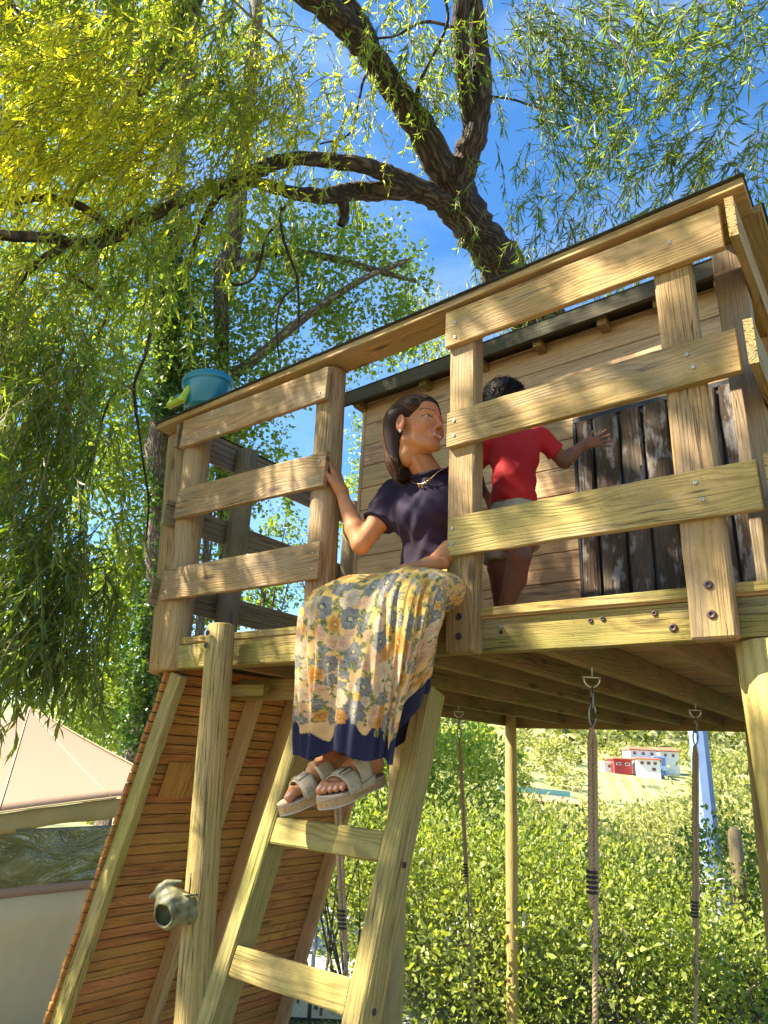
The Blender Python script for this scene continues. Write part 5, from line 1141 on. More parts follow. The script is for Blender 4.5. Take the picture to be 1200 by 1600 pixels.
def hand(W, tipdir, palm_n, side, scale=K, curl=(0.10, 0.12, 0.15, 0.2), spread=0.06, thumb=0.6, h=0.003, h0=None):
    """palm and five bent fingers; palm_n points out of the palm, side is towards the thumb"""
    t = np.array(tipdir, float); t /= np.linalg.norm(t); p = np.array(palm_n, float); p -= t * (p @ t); p /= np.linalg.norm(p); sd = np.cross(t, p); sd *= np.sign(sd @ np.array(side, float))
    W = np.array(W, float); S_ = SDF(0.010 * scale); e = lambda a, b, c: W + scale * (t * a + sd * b + p * c)
    for b in (-.026, -.009, .009, .026): S_.cap(e(.0, b * .55, 0), e(.088, b, 0), .0135 * scale, .0115 * scale, .014 * scale)
    S_.cap(e(-.035, 0, 0), e(.01, 0, 0), .0225 * scale, .022 * scale, .02 * scale)
    S_.cap(e(.015, .022, .006), e(.055, .038, .012), .016 * scale, .0125 * scale, .012 * scale)
    Ls = ((.026, .074, .0082), (.009, .082, .0085), (-.009, .077, .0082), (-.026, .060, .0072)); 
    for i, (b, L, r) in enumerate(Ls):
        a0 = e(.086, b, 0); an = 0.0; d = t * math.cos(spread * (i - 1.5) * -1) + sd * math.sin(-spread * (i - 1.5)); cur = a0
        for j, f_ in enumerate((.45, .30, .25)):
            an += curl[i] * (1.0 + .4 * j); dd = d * math.cos(an) + p * math.sin(an); nx = cur + dd * L * f_ * scale
            S_.cap(cur, nx, r * scale * (1 - .07 * j), r * scale * (1 - .07 * (j + 1)), .004 * scale); cur = nx
    a0 = e(.050, .036, .012); td = t * math.cos(thumb) + sd * math.sin(thumb) * .9 + p * .25; td /= np.linalg.norm(td); m1 = a0 + td * .034 * scale; td2 = td + t * .35; td2 /= np.linalg.norm(td2)
    S_.cap(a0, m1, .0115 * scale, .010 * scale, .008 * scale).cap(m1, m1 + td2 * .028 * scale, .0098 * scale, .0082 * scale, .004 * scale)
    lo = W - .22 * scale; hi = W + .22 * scale
    ctr = W + t * .075 * scale; r_ = .125 * scale
    return S_.mesh(ctr - r_, ctr + r_, h)
# right hand, palm laid on the side of the middle post
v_, f_ = hand(WR + np.array((-.002, .002, .012)), (-.38, -.12, 1.0), (-.9, -.15, -.33), (0.1, -1, .1), curl=(.07, .09, .10, .12), thumb=.45)
pieces.append((v_, f_, np.tile(SK, (len(v_), 1))))
v_, f_ = hand(WL, (-.55, -.75, -.25), (-.1, .2, -1), (-1, .3, 0), curl=(.3, .3, .3, .35)); pieces.append((v_, f_, np.tile(SK, (len(v_), 1))))
# legs and feet
HR, HL = np.array((-1.58, 2.26, 2.09)), np.array((-1.40, 2.26, 2.09)); KR, KL = np.array((-1.58, 1.80, 1.955)), np.array((-1.36, 1.79, 1.95))
AR, AL = np.array((-1.688, 1.955, 1.500)), np.array((-1.545, 1.950, 1.515))
G_ = SDF(0.03)
for H_, K_, A_ in ((HR, KR, AR), (HL, KL, AL)):
    G_.chain([(*H_, .095), (*(H_ * .5 + K_ * .5), .08), (*K_, .060), (*(K_ * .68 + A_ * .32 + [0, .02, 0]), .058), (*A_, .036)], .015)
lv_, lf_ = G_.mesh((-1.80, 1.66, 1.42), (-1.25, 2.42, 2.24), 0.008); pieces.append((lv_, lf_, np.tile(SK, (len(lv_), 1))))
def foot(A_, toe, heel, side, h=0.0034):
    """A_ ankle, toe and heel points on the sole; returns skin mesh and the foot's own frame"""
    toe, heel = np.array(toe), np.array(heel); L = np.linalg.norm(toe - heel); t = (toe - heel) / L
    upv = np.array((0, 0, 1.0)); upv -= t * (upv @ t); upv /= np.linalg.norm(upv); sd = np.cross(t, upv); sd *= np.sign(sd @ np.array(side)) # towards the big toe
    e = lambda a, b, c: heel + t * a * L + sd * b * K + upv * c * K
    F_ = SDF(.018)
    F_.cap(e(.10, 0, .030), e(.16, 0, .028), .030 * K, .028 * K).cap(e(.15, 0, .045), e(.45, .004, .042), .030 * K, .026 * K).cap(e(.16, .002, .07), e(.40, .003, .050), .030 * K, .022 * K).cap(A_, e(.18, 0, .06), .036, .034 * K)
    F_.cap(e(.42, .004, .034), e(.72, .022, .020), .024 * K, .017 * K).cap(e(.40, -.010, .025), e(.68, -.024, .014), .020 * K, .013 * K).cap(e(.45, -.002, .032), e(.70, 0, .018), .023 * K, .016 * K)
    for b, a0, a1, r in ((.026, .72, .93, .0135), (.009, .72, .93, .0088), (-.005, .70, .89, .0083), (-.018, .68, .85, .0078), (-.030, .66, .80, .0075)):
        F_.cap(e(a0, b * .95, .016), e((a0 + a1) / 2 + .03, b * 1.04, .020), r * K, r * K, .006).cap(e((a0 + a1) / 2 + .03, b * 1.04, .020), e(a1, b * 1.06, .011), r * K, r * K * .92, .004)
    pts = np.array([e(-.1, -.06, -.02), e(1.1, .06, .14), e(-.1, .06, .14), e(1.1, -.06, -.02), e(-.1, .06, -.02), e(1.1, -.06, .14)])
    v, f = F_.mesh(pts.min(0) - .01, pts.max(0) + .01, h)
    return v, f, e
UPP = 0.030
def shoe(A_, toe, heel, side):
    v, f, e = foot(A_, toe, heel, side); c = np.tile(SK, (len(v), 1)); c = lerp(c, SKR, .35 * blob_w(v, toe, (.09, .09, .09)))
    for b, a1, r in ((.026, .93, .0135), (.009, .93, .0088), (-.005, .89, .0083), (-.018, .85, .0078), (-.030, .80, .0075)):
        nl = np.linalg.norm((v - e(a1 + .012, b * 1.06, .012 + r * .75)) , axis=1) < r * K * .62; c[nl] = (.62, .36, .28)
    pieces.append((v, f, c))
    sh = part('sandal', mesh_np('sandal', *sole(e, 0.0, -.006, 1.0), M_CORKTOP), wo, None, 'pale grey two strap sandal with cork sole')
    part('cork_sole', mesh_np('cork_sole', *sole(e, -.0065, -.025, 1.03), M_CORK), sh); part('outsole', mesh_np('outsole', *sole(e, -.0255, -.030, 1.02), M_OUTS), sh)
    for a0, a1, b0, b1, hh in ((.27, .49, .31, .52, .074), (.565, .79, .55, .76, .051)):      # strap: bands over the instep and the toes
        def fn(u, w, a0=a0, a1=a1, b0=b0, b1=b1, hh=hh):
            th_ = math.pi * u; aa = (a0 + (a1 - a0) * w) * (1 - u) + (b0 + (b1 - b0) * w) * u; hw = .0445 if hh > .06 else .050; cen = .002 if hh > .06 else .0
            return e(aa, cen + hw * math.cos(th_), -.004 + (hh + .006 * (.5 - w) * 2 * (1 if hh > .06 else .8)) * math.sin(th_) ** .75)
        grid('strap', fn, 22, 5, M_SUEDE, sh, 0.0035)
        def buckle(w0, w1, u0=.60, u1=.72):
            P = [fn(u0, w0), fn(u1, w0), fn(u1, w1), fn(u0, w1), fn(u0, w0)]; o_ = e(0, 0, .006) - e(0, 0, 0)
            tube('buckle', [p + o_ for p in P], .0016, M_BRASS, sh, 6); tube('buckle_pin', [(P[0] + P[3]) / 2 + o_, (P[1] + P[2]) / 2 + o_], .0014, M_BRASS, sh, 6)
            fl = grid('strap_end', lambda u, w: fn(.36 + .30 * u, .12 + .76 * w) + o_ * .55, 8, 3, M_SUEDE, sh, 0.003)
        buckle(.08, .92)
    for sgn in (-1, 1): grid('strap', lambda u, w, sgn=sgn: e(.30 + .46 * u, sgn * (.0465 + .004 * u), -.010 + (.028 - .010 * abs(math.sin(math.pi * u))) * w), 12, 3, M_SUEDE, sh, 0.0035)
def sole(e, z1, z0, sc):
    n = 36; out = []
    prof = [(0, 0)]
    def hw(a, s): 
        w = np.interp(a, [0, .05, .15, .40, .70, .85, .95, 1.02, 1.05], [.0, .022, .032, .030, .046, .044, .034, .017, 0.0]); return w * s
    A = np.concatenate([np.linspace(-.03, .04, 6), np.linspace(.08, .92, 18), np.linspace(.95, 1.06, 8)])
    fa = lambda a: (a + .03) / 1.09 * 1.05
    loop = [(a, hw(fa(a), 1) * sc + .004 * (a > .5)) for a in A] + [(a, -hw(fa(a), 1) * sc + .002 * (a > .5)) for a in A[::-1]]
    V = [e(a, b, z0) for a, b in loop] + [e(a, b, z1) for a, b in loop]; m = len(loop)
    F = [(i, (i + 1) % m, m + (i + 1) % m, m + i) for i in range(m)]
    h = len(A); F += [(m + i, m + i + 1, m + (m - 2 - i), m + (m - 1 - i)) for i in range(h - 1)] + [(i + 1, i, (m - 1 - i), (m - 2 - i)) for i in range(h - 1)]
    return V, F
M_CORK = plain('cork', (0.44, 0.28, 0.12), .9, var=.45, scale=260, bump=.6); M_CORKTOP = plain('suede_footbed', (0.42, 0.30, 0.19), .9, var=.15, scale=60)
M_OUTS = plain('outsole_rubber', (0.42, 0.36, 0.27), .7, var=.1); M_SUEDE = plain('pale_suede', (0.42, 0.335, 0.21), .85, var=.12, scale=90, bump=.4); M_BRASS = plain('buckle_metal', (0.45, 0.33, 0.18), .3, 1.0)
dz = np.array((0, 0, .036 * K))
shoe(AL, np.array((-1.540, 1.730, 1.338)) + dz, np.array((-1.502, 1.975, 1.415)) + dz, (-1, -.2, 0))
shoe(AR, np.array((-1.738, 1.750, 1.305)) + dz, np.array((-1.655, 1.985, 1.410)) + dz, (1, .2, 0))
Vw, Fw = join_vf([(p[0], p[1]) for p in pieces]); Cw = np.concatenate([p[2] for p in pieces])
Cw = np.clip(Cw * (1 + np.random.RandomState(3).normal(size=(len(Cw), 1)) * .015), 0, 1)
part('body', mesh_np('body', Vw, Fw, M_SKIN, True, Cw), wo)
# hair: swept back over the ear and falling behind the shoulder
M_HAIR, nt, b, o = mat_new('dark_brown_hair'); N = NT(nt)
at = nt.nodes.new('ShaderNodeAttribute'); at.attribute_name = 'tone'
nt.links.new(at.outputs['Color'], b.inputs['Base Color']); b.inputs['Roughness'].default_value = .55; b.inputs['Specular IOR Level'].default_value = .18
Hr = SDF(.02)
Hr.ell((0, -.024, .044), (.0765, .090, .080)).ell((0, .022, .068), (.062, .058, .040)).ell((0, -.066, -.01), (.064, .046, .078)).cap((0, -.070, -.03), (0, -.060, -.150), .056, .034)
for s in (1, -1): Hr.cap((s * .058, .035, .050), (s * .070, -.030, .028), .018, .022, .03).cap((s * .060, -.050, .01), (s * .028, -.064, -.12), .028, .024, .045)
Hr.ell((0, .105, -.02), (.060, .068, .085), .012, '-'); 
for s in (1, -1): Hr.ell((s * .085, .012, -.022), (.030, .030, .046), .010, '-')
Hr.cap((0, .01, -.06), (.005, .02, -.22), .060, .062, .012, '-')
hv2, hf2 = Hr.mesh((-.105, -.155, -.255), (.105, .110, .135), .0024)
def hair_phase(P): return np.arctan2(P[:, 0], .05 + P[:, 2] * .4 + .15 - P[:, 1] * .1) * 60 + P[:, 2] * 8 * np.sin(P[:, 0] * 40)
ang = np.arctan2(hv2[:, 0], hv2[:, 2] + .10) ; run_ = hv2[:, 1]
azm = np.arctan2(hv2[:, 0], .03 - hv2[:, 1]); wz = smooth(-.03, .055, hv2[:, 2]); ph_ = wz * ang * 26 + (1 - wz) * azm * 20
rid = 0.0 * ph_
nrm = hv2 - np.array((0, -.02, .02)); nrm /= np.linalg.norm(nrm, axis=1)[:, None]
hv2 = hv2 + nrm * (rid * .0009)[:, None]
hcl = np.tile((0.022, 0.011, 0.008), (len(hv2), 1))
hair = part('hair', mesh_np('hair', xf(hv2, HM), hf2, M_HAIR, True, hcl), wo)
rsd = np.random.RandomState(9); sv = []; sc_ = []
for q in range(1500):          # strands laid over the mass: hairline, over the ear, down behind the shoulder
    s = rsd.choice([1, -1]); a = rsd.uniform(0, 1); j_ = lambda k: rsd.normal(size=3) * k
    st_ = np.array((s * .064 * a ** .8, .074 - .036 * a ** 1.5, .092 - .066 * a ** 1.6)) + j_(.0015); b_q = rsd.uniform(0, 1)
    p1 = np.array((s * (.006 + .074 * a), .015 - .02 * a, .121 - .072 * a)); p2 = np.array((s * (.010 + .066 * a), -.070 - .012 * (1 - a), .085 - .080 * a)); p3 = np.array((s * (.010 + .046 * a + .008 * b_q), -.100 - .012 * (1 - a) + .026 * a, -.055)); p4 = np.array((p3[0] * .78, -.086 + .020 * a + rsd.normal() * .004, -.118)); p5 = p4 + np.array((-p4[0] * .12 + rsd.normal() * .003, .010 + .004 * rsd.normal(), -rsd.uniform(.035, .085)))
    Q = spline([st_, p1 + j_(.001), p2 + j_(.0012), p3 + j_(.0015), p4, p5], 5)
    for it in range(3):
        f0 = Hr.val(Q); g_ = np.stack([Hr.val(Q + np.eye(3)[k] * .001) - f0 for k in range(3)], 1) / .001; g_ /= np.linalg.norm(g_, axis=1)[:, None] + 1e-6; Q = Q + g_ * np.clip(.0010 + .0012 * b_q - f0, -.004, .012)[:, None]
    n_ = len(Q); r_ = np.full(n_, .0012) * rsd.uniform(.7, 1.2); r_[-3:] *= [.8, .6, .3]
    v_, f_ = tube_vf(xf(Q, HM), r_, 3, False); sv.append((v_, f_)); sc_.append(np.tile(np.array((.018, .009, .006)) * (1 - (t := rsd.uniform(0, 1) ** 2.2)) + np.array((.24, .11, .055)) * t, (len(v_), 1)))
for q in range(60):            # fly-away hairs
    s = rsd.choice([1, -1]); a = rsd.uniform(0, .9); st_ = np.array((s * .06 * a, -.02 + .03 * rsd.normal(), .115 - .05 * a)); d = rsd.normal(size=3) * .012 + np.array((s * .008, -.012, .006))
    Q = spline([st_, st_ + d, st_ + d * 1.6 + np.array((0, -.022, -.012)), st_ + d * 1.3 + np.array((0, -.045, -.04))], 4); v_, f_ = tube_vf(xf(Q, HM), np.full(len(Q), .0005), 3, False); sv.append((v_, f_)); sc_.append(np.tile((.10, .05, .03), (len(v_), 1)))
Vs, Fs = join_vf(sv); part('loose_strands', mesh_np('loose_strands', Vs, Fs, M_HAIR, True, np.concatenate(sc_)), hair, None, None, 'stuff')
# earring and necklace
M_GOLD = plain('gold', (0.80, 0.56, 0.25), .25, 1.0, var=.1); M_PEARL = plain('pearl', (.8, .75, .68), .2)
er = HM @ Vector((.083, .004, -.046)); V, F = tube_vf([er + Vector((0, 0, .007)), er, er + Vector((0, 0, -.008))], [.002, .006, .002], 8); part('earring', mesh_np('earring', V, fix(F), M_PEARL, True), wo)
# T-shirt
T = SDF(0.045); o_ = .012
T.ell(PEL + [0, 0, .02], (.180, .135, .12)).ell((PEL + CH) / 2 + [0, .0, -.01], (.156, .122, .18)).ell(CH, (.170 + o_, .112 + o_, .155)).cap(SR, SL, .060 + o_, .060 + o_).cap(CH + [0, 0, .08], NB + [0, .0, -.035], .10, .080)
for s in (1, -1): T.ell(CH + [s * .070, -.060, -.025], (.075 + o_, .060 + o_, .08), .06)
sl1 = SR + (ER_ - SR) * .56; T.chain([(*SR, .062 + o_), (*((SR + sl1) / 2), .064 + o_), (*sl1, .066 + o_ * .8)], .03); sl2 = SL + (EL_ - SL) * .5; T.chain([(*SL, .062 + o_), (*sl2, .064)], .03)
T.box((-1.49, 2.3, 2.03), (.5, .5, .135), .01, None, .006, '-')                                   # hem just above the lap
axd = (ER_ - SR) / np.linalg.norm(ER_ - SR); Rz = frame((0, 0, 0), axd, (0, 1, 0)).to_3x3(); T.box(sl1 + axd * .165, (.10, .3, .3), .002, np.array(Rz), .006, '-') if False else None
T.cap(NB + [0.0, -.004, .028], NB + [.0, -.02, .14], .071, .12, .006, '-')                      # neck opening
def shirt_noise(G):
    d = (G - CH); x, y, z = d.T
    sdist = ((G - sl1) @ axd); sleeve = np.linalg.norm(G - sl1, axis=1) < .13
    f = .0050 * np.abs(np.sin(x * 24 + z * 31 + 2 * np.sin(x * 13 - z * 9))) ** .6 + .0035 * np.sin(x * 38 + z * 30 + np.sin(z * 17) * 1.5) * np.cos(z * 21 - x * 12) + .003 * np.sin((x * .6 - z) * 55 + np.sin(x * 30) * 2) + .0035 * np.sin((x + z * .8) * 31 + 1)
    e_ = G - NB; pl = e_[:, 2] - .002 - .48 * e_[:, 1]
    return f + np.where(sleeve & (sdist > 0), 10.0 * sdist, 0) + np.where((np.hypot(e_[:, 0], e_[:, 1]) < .10) & (pl > 0), 10 * pl, 0)
tv, tf_ = T.mesh((-1.95, 1.95, 2.10), (-1.08, 2.50, 2.76), .0065, shirt_noise)
M_SHIRT = plain('dark_plum_jersey', (0.011, 0.0055, 0.016), .8, var=.12, scale=9, bump=.05, col2=(0.016, 0.007, 0.026), spec=.2)
M_SHIRT.node_tree.nodes['Principled BSDF'].inputs['Sheen Weight'].default_value = .05
ts = part('t_shirt', mesh_np('t_shirt', tv, tf_, M_SHIRT, True), wo)
tube('collar', [tuple(NB + np.array((.079 * math.cos(t), -.010 + .070 * math.sin(t), .004 + .034 * math.sin(t)))) for t in np.linspace(0, 2 * np.pi, 40)], .0085, M_SHIRT, ts, 8)

def on_shirt(x, z, lift=.004):
    m = (np.abs(tv[:, 0] - x) < .018) & (np.abs(tv[:, 2] - z) < .018); return (x, float(tv[m, 1].min()) - lift if m.any() else 2.12, z)
NK = spline([on_shirt(*q) for q in ((-1.585, 2.665), (-1.572, 2.640), (-1.545, 2.602), (-1.505, 2.572), (-1.462, 2.560), (-1.428, 2.580), (-1.405, 2.615), (-1.395, 2.65))], 5)
nk = tube('necklace', NK, .0022, M_GOLD, wo, 6)
for (x, z, r) in ((-1.480, 2.552, .007), (-1.462, 2.546, .008), (-1.445, 2.560, .007), (-1.433, 2.572, .008)):
    x, y, z = on_shirt(x, z, .006); V, F = tube_vf([(x, y, z + r), (x, y, z), (x, y, z - r)], [.001, r, .001], 6); part('charm', mesh_np('charm', V, fix(F), M_GOLD, False), nk)

# skirt: cloth from the waist over the lap, hanging from the knees
nu, nv = 440, 330
key = [  # centre x,y,z ; half width ; half depth ; tilt (0 = horizontal ring, 90 = upright ring across the thighs)
    (-1.49, 2.29, 2.215, .160, .120, 0), (-1.49, 2.27, 2.170, .190, .145, 8), (-1.485, 2.20, 2.120, .220, .125, 35), (-1.470, 2.07, 2.085, .246, .095, 75), (-1.450, 1.93, 2.060, .266, .088, 82),
    (-1.432, 1.815, 2.025, .280, .095, 62), (-1.424, 1.765, 1.955, .284, .115, 30), (-1.418, 1.765, 1.880, .277, .125, 10), (-1.418, 1.775, 1.780, .265, .130, 2), (-1.432, 1.80, 1.68, .252, .135, 0), (-1.452, 1.825, 1.585, .238, .138, -2), (-1.468, 1.845, 1.505, .230, .140, -3)]
KK_ = spline(key, 30); s_ = np.concatenate([[0], np.cumsum(np.linalg.norm(np.diff(KK_[:, :3], axis=0), axis=1))]); Lk = s_[-1]
vv = np.linspace(0, 1, nv); KK_ = np.stack([np.interp(vv * Lk, s_, KK_[:, q]) for q in range(6)], 1)
uu = np.linspace(0, 2 * np.pi, nu, endpoint=False)[None]; v2 = vv[:, None]
ti = np.radians(KK_[:, 5:6]); cx_ = np.cos(uu); sx_ = np.sin(uu)
fade = smooth(.10, .45, v2); low = smooth(.45, 1.0, v2)
fold = (.012 * np.sin(uu * 9 + 2.2 * np.sin(v2 * 3 + uu)) + .010 * np.sin(uu * 17 + 4 * v2 + 1.3 * np.sin(uu * 3)) + .006 * np.sin(uu * 29 + 3 * np.sin(v2 * 5))) * (0.35 + .65 * low) * (.4 + .6 * fade)
fold = fold + .016 * low * np.sin(uu * 5 + 2.0 * np.sin(v2 * 2.5)) + .012 * low * np.sin(uu * 13 + 1.0 + v2 * 1.5) + .004 * np.sin(uu * 41 + v2 * 9) * fade
gath = .005 * np.sin(v2 * 34 + uu * 5 + 2 * np.sin(uu * 4)) * smooth(.02, .15, v2) * (1 - smooth(.35, .6, v2)) * (np.abs(cx_) ** .5)
dip = .030 * np.exp(-((uu - 1.5 * np.pi) / .30) ** 2) * smooth(.3, .6, v2) * (1 - .25 * low)
gath = gath * (1 - .8 * smooth(.5, .9, cx_)); fold = fold * (.30 + .70 * smooth(.36, .60, v2)) * (1 - .93 * smooth(.35, .85, np.abs(cx_)) * np.exp(-((v2 - .34) / .20) ** 4))   # valley between the knees, front side
a_ = KK_[:, 3:4] + fold + gath; b_ = KK_[:, 4:5] + fold * .8 + gath - dip
sq = lambda c, p: np.sign(c) * np.abs(c) ** p
lx = a_ * sq(cx_, .82); ly = b_ * sq(sx_, .9)
Xs = KK_[:, 0:1] + lx; Ys = KK_[:, 1:2] + ly * np.cos(ti); Zs = KK_[:, 2:3] - ly * np.sin(ti) * -1.0 * -1.0
Zs = KK_[:, 2:3] + (-ly) * np.sin(ti) * 1.0
# hem lifts towards the right knee and the sides puff out where she sits
Xs = Xs - low * .045 * smooth(.3, 1.0, cx_)
Zs = Zs + low * (.20 * smooth(.40, .98, np.cos(uu - .6)) + .012 * np.sin(uu * 7 + 1)) + .012 * np.sin(uu * 3) * low
Ys = Ys + low * .02 * np.sin(uu * 5)
pz = np.exp(-((Xs + 1.14) / .05) ** 2 - ((Zs - 1.94) / .07) ** 2); Xs += .015 * pz; Ys -= .01 * pz
pz = np.exp(-((Xs + 1.75) / .06) ** 2 - ((Zs - 2.06) / .05) ** 2); Xs -= .012 * pz; Zs += .035 * pz
V = np.stack([Xs, Ys, Zs], -1).reshape(-1, 3)
i, j = np.meshgrid(np.arange(nv - 1), np.arange(nu), indexing='ij'); i = i.ravel(); j = j.ravel(); j2 = (j + 1) % nu
F = np.stack([i * nu + j, i * nu + j2, (i + 1) * nu + j2, (i + 1) * nu + j], 1)
# printed flowers, laid out on the flat cloth (width x length in metres)
CW = 1.75; U = np.tile(np.linspace(0, CW, nu, endpoint=False)[None], (nv, 1)).ravel(); Wd = np.tile(vv[:, None] * Lk, (1, nu)).ravel(); tL = Wd / Lk
pr_ = np.random.RandomState(21)
c = lerp(np.tile((0.76, 0.47, 0.10), (len(U), 1)), (0.72, 0.46, 0.20), smooth(.50, .82, tL + .05 * np.sin(U * 23)))
c *= (1 + .10 * np.sin(U * 61 + 3 * np.sin(Wd * 30)) * np.sin(Wd * 47))[:, None]
edge = 1.0 - .075 + .02 * np.sin(U * 17) + .016 * np.sin(U * 41 + 1) + .012 * np.sin(U * 73)
navy = tL > edge
c[navy] = (0.018, 0.018, 0.055)
def paint(mask, col, al=1.0): c[mask] = c[mask] * (1 - al) + np.array(col) * al
fl = []
for q in range(9000):
    x, y = pr_.uniform(0, CW), pr_.uniform(.03, .905) * Lk; dens = .25 + .75 * smooth(.25, .6, np.array(y / Lk)); R_ = pr_.choice([.016, .023, .030, .038], p=[.3, .3, .25, .15]) * (.7 + .35 * float(dens))
    spf = .74 * (1.95 - .95 * float(smooth(.33, .62, np.array(y / Lk))))
    if all(min(abs(x - a), CW - abs(x - a)) ** 2 + (y - b) ** 2 > ((R_ + r) * spf) ** 2 for a, b, r in fl): fl.append((x, y, R_))
for (x, y, R_) in fl:
    dx = (U - x + CW / 2) % CW - CW / 2; dy = Wd - y; near = (np.abs(dx) < R_ * 2.3) & (np.abs(dy) < R_ * 2.3); ii = np.nonzero(near)[0]
    dx, dy = dx[ii], dy[ii]; rr_ = np.hypot(dx, dy); th_ = np.arctan2(dy, dx); ph = pr_.uniform(0, 6.28)
    for l in range(pr_.randint(3, 6)):     # leaves around the flower
        a = pr_.uniform(0, 6.28); ex, ey = math.cos(a), math.sin(a); al = dx * ex + dy * ey; ac = -dx * ey + dy * ex; t_ = (al - R_ * .7) / (R_ * 1.15); w = R_ * .34 * np.sin(np.pi * np.clip(t_, 0, 1))
        m = (t_ > 0) & (t_ < 1) & (np.abs(ac) < w); paint(ii[m], (.36, .32, .09)); m = (t_ > 0.05) & (t_ < .95) & (np.abs(ac) < w * .62); paint(ii[m], (.075, .085, .03), .85)
        m = m & (np.abs(ac) < R_ * .03); paint(ii[m], (.35, .32, .12))
for (x, y, R_) in fl:
    dx = (U - x + CW / 2) % CW - CW / 2; dy = Wd - y; near = (np.abs(dx) < R_ * 1.3) & (np.abs(dy) < R_ * 1.3); ii = np.nonzero(near)[0]
    dx, dy = dx[ii], dy[ii]; rr_ = np.hypot(dx, dy); th_ = np.arctan2(dy, dx); ph = pr_.uniform(0, 6.28)
    kind_ = pr_.choice(4, p=[.26, .30, .26, .18]) if y > .45 * Lk else pr_.choice(4, p=[.34, .22, .34, .10]); npet = (5, 6, 6, 5)[kind_]; pet = .78 + .20 * np.abs(np.sin((th_ + ph) * npet / 2)) + .05 * np.sin(th_ * 11 + ph)
    o1, o2, o3, ce = (((.17, .17, .175), (.34, .31, .24), (.08, .075, .08), (.60, .52, .25)), ((.64, .42, .25), (.64, .36, .20), (.50, .26, .16), (.62, .26, .05)), ((.66, .34, .07), (.56, .22, .035), (.34, .12, .02), (.70, .50, .16)), ((.68, .54, .34), (.62, .43, .24), (.45, .36, .28), (.62, .30, .06)))[kind_]
    m = rr_ < R_ * pet; f = np.clip(rr_ / (R_ * pet), 0, 1); cc_ = lerp(np.tile(o2, (len(ii), 1)), o1, f ** 1.5); vein = (np.sin((th_ + ph) * npet * 3.0) > .55) & (f > .25) & (f < .9)
    cc_[vein] = cc_[vein] * .72; lob = (np.abs(np.sin((th_ + ph) * npet / 2)) < .13) & (f > .35); cc_[lob] = cc_[lob] * .4 + np.array(o3) * .6
    cc_[f < .30] = o3; cc_[f < .17] = ce; c[ii[m]] = cc_[m]
M_SKIRT, nt, b, o = mat_new('flowered_viscose'); N = NT(nt); at = nt.nodes.new('ShaderNodeAttribute'); at.attribute_name = 'tone'
nt.links.new(at.outputs['Color'], b.inputs['Base Color']); b.inputs['Roughness'].default_value = .8; b.inputs['Specular IOR Level'].default_value = .25; b.inputs['Sheen Weight'].default_value = .15
tr = nt.nodes.new('ShaderNodeBsdfTranslucent'); nt.links.new(at.outputs['Color'], tr.inputs['Color']); mx = nt.nodes.new('ShaderNodeMixShader'); mx.inputs[0].default_value = .25
nt.links.new(b.outputs[0], mx.inputs[1]); nt.links.new(tr.outputs[0], mx.inputs[2]); nt.links.new(mx.outputs[0], o.inputs['Surface'])
part('skirt', mesh_np('skirt', V, F, M_SKIRT, True, np.clip(c, 0, 1)), wo)

# ---------------------------------------------------------------- the boy
boy = thing('person', 'small boy in red T-shirt seen from behind reaching for the dark cabin door', 'person', (-1.22, 2.45, ZD))
SB = np.array((0.20, 0.095, 0.055))
bp_ = dict(hd=(-1.285, 2.50, 3.065), nk=(-1.25, 2.47, 2.925), ch=(-1.23, 2.47, 2.78), pe=(-1.235, 2.46, 2.50), sl=(-1.345, 2.42, 2.865), sr=(-1.125, 2.50, 2.845), er=(-1.060, 2.60, 2.755), wr=(-1.010, 2.71, 2.865), hl=(-1.285, 2.45, 2.46), hr=(-1.175, 2.46, 2.46),
           kr=(-1.175, 2.385, 2.285), ar=(-1.262, 2.42, 2.085), kl=(-1.33, 2.50, 2.285), al=(-1.365, 2.60, 2.085), el=(-1.43, 2.46, 2.72), wl=(-1.43, 2.58, 2.66))
bp_ = {k_: np.array(v_) for k_, v_ in bp_.items()}
Q = SDF(.03)
Q.ell(bp_['ch'], (.105, .075, .11)).ell(bp_['pe'] + [0, 0, .02], (.092, .078, .09)).cap(bp_['ch'], bp_['pe'], .08, .08).cap(bp_['ch'] + [0, 0, .05], bp_['nk'] + [0, 0, .03], .045, .036).cap(bp_['sl'], bp_['sr'], .036, .036)
Q.ell(bp_['hd'] + [0, .01, .01], (.078, .088, .085)).ell(bp_['hd'] + [.03, .055, -.04], (.052, .05, .05)).ell(bp_['hd'] + [.045, .105, -.02], (.012, .014, .012), .01)
for s in (1, -1): Q.ell(bp_['hd'] + [s * .078, .0 + .03 * -s, -.012], (.010, .020, .028), .006)
Q.chain([(*bp_['sr'], .036), (*bp_['er'], .031), (*(bp_['er'] * .6 + bp_['wr'] * .4), .030), (*bp_['wr'], .021)], .012).chain([(*bp_['sl'], .034), (*bp_['el'], .026), (*bp_['wl'], .019)], .012)
Q.chain([(*bp_['hr'], .062), (*bp_['kr'], .046), (*(bp_['kr'] * .6 + bp_['ar'] * .4 + [0, .015, 0]), .045), (*bp_['ar'], .028)], .012).chain([(*bp_['hl'], .062), (*bp_['kl'], .046), (*bp_['al'], .028)], .012)
for a_ in ('ar', 'al'): Q.cap(bp_[a_] + [0, .0, -.035], bp_[a_] + [.02, .11, -.047], .026, .020, .02)
bv, bf = Q.mesh((-1.50, 2.30, 2.0), (-.93, 2.83, 3.20), .0085); ps = [(bv, bf, np.tile(SB, (len(bv), 1)))]
v_, f_ = hand(bp_['wr'], (.80, .45, .28), (-.45, .85, 0), (-.2, 0, 1), scale=.76, curl=(.02, .03, .04, .06), spread=.26, thumb=1.0, h=.0026); ps.append((v_, f_, np.tile(SB * 1.1, (len(v_), 1))))
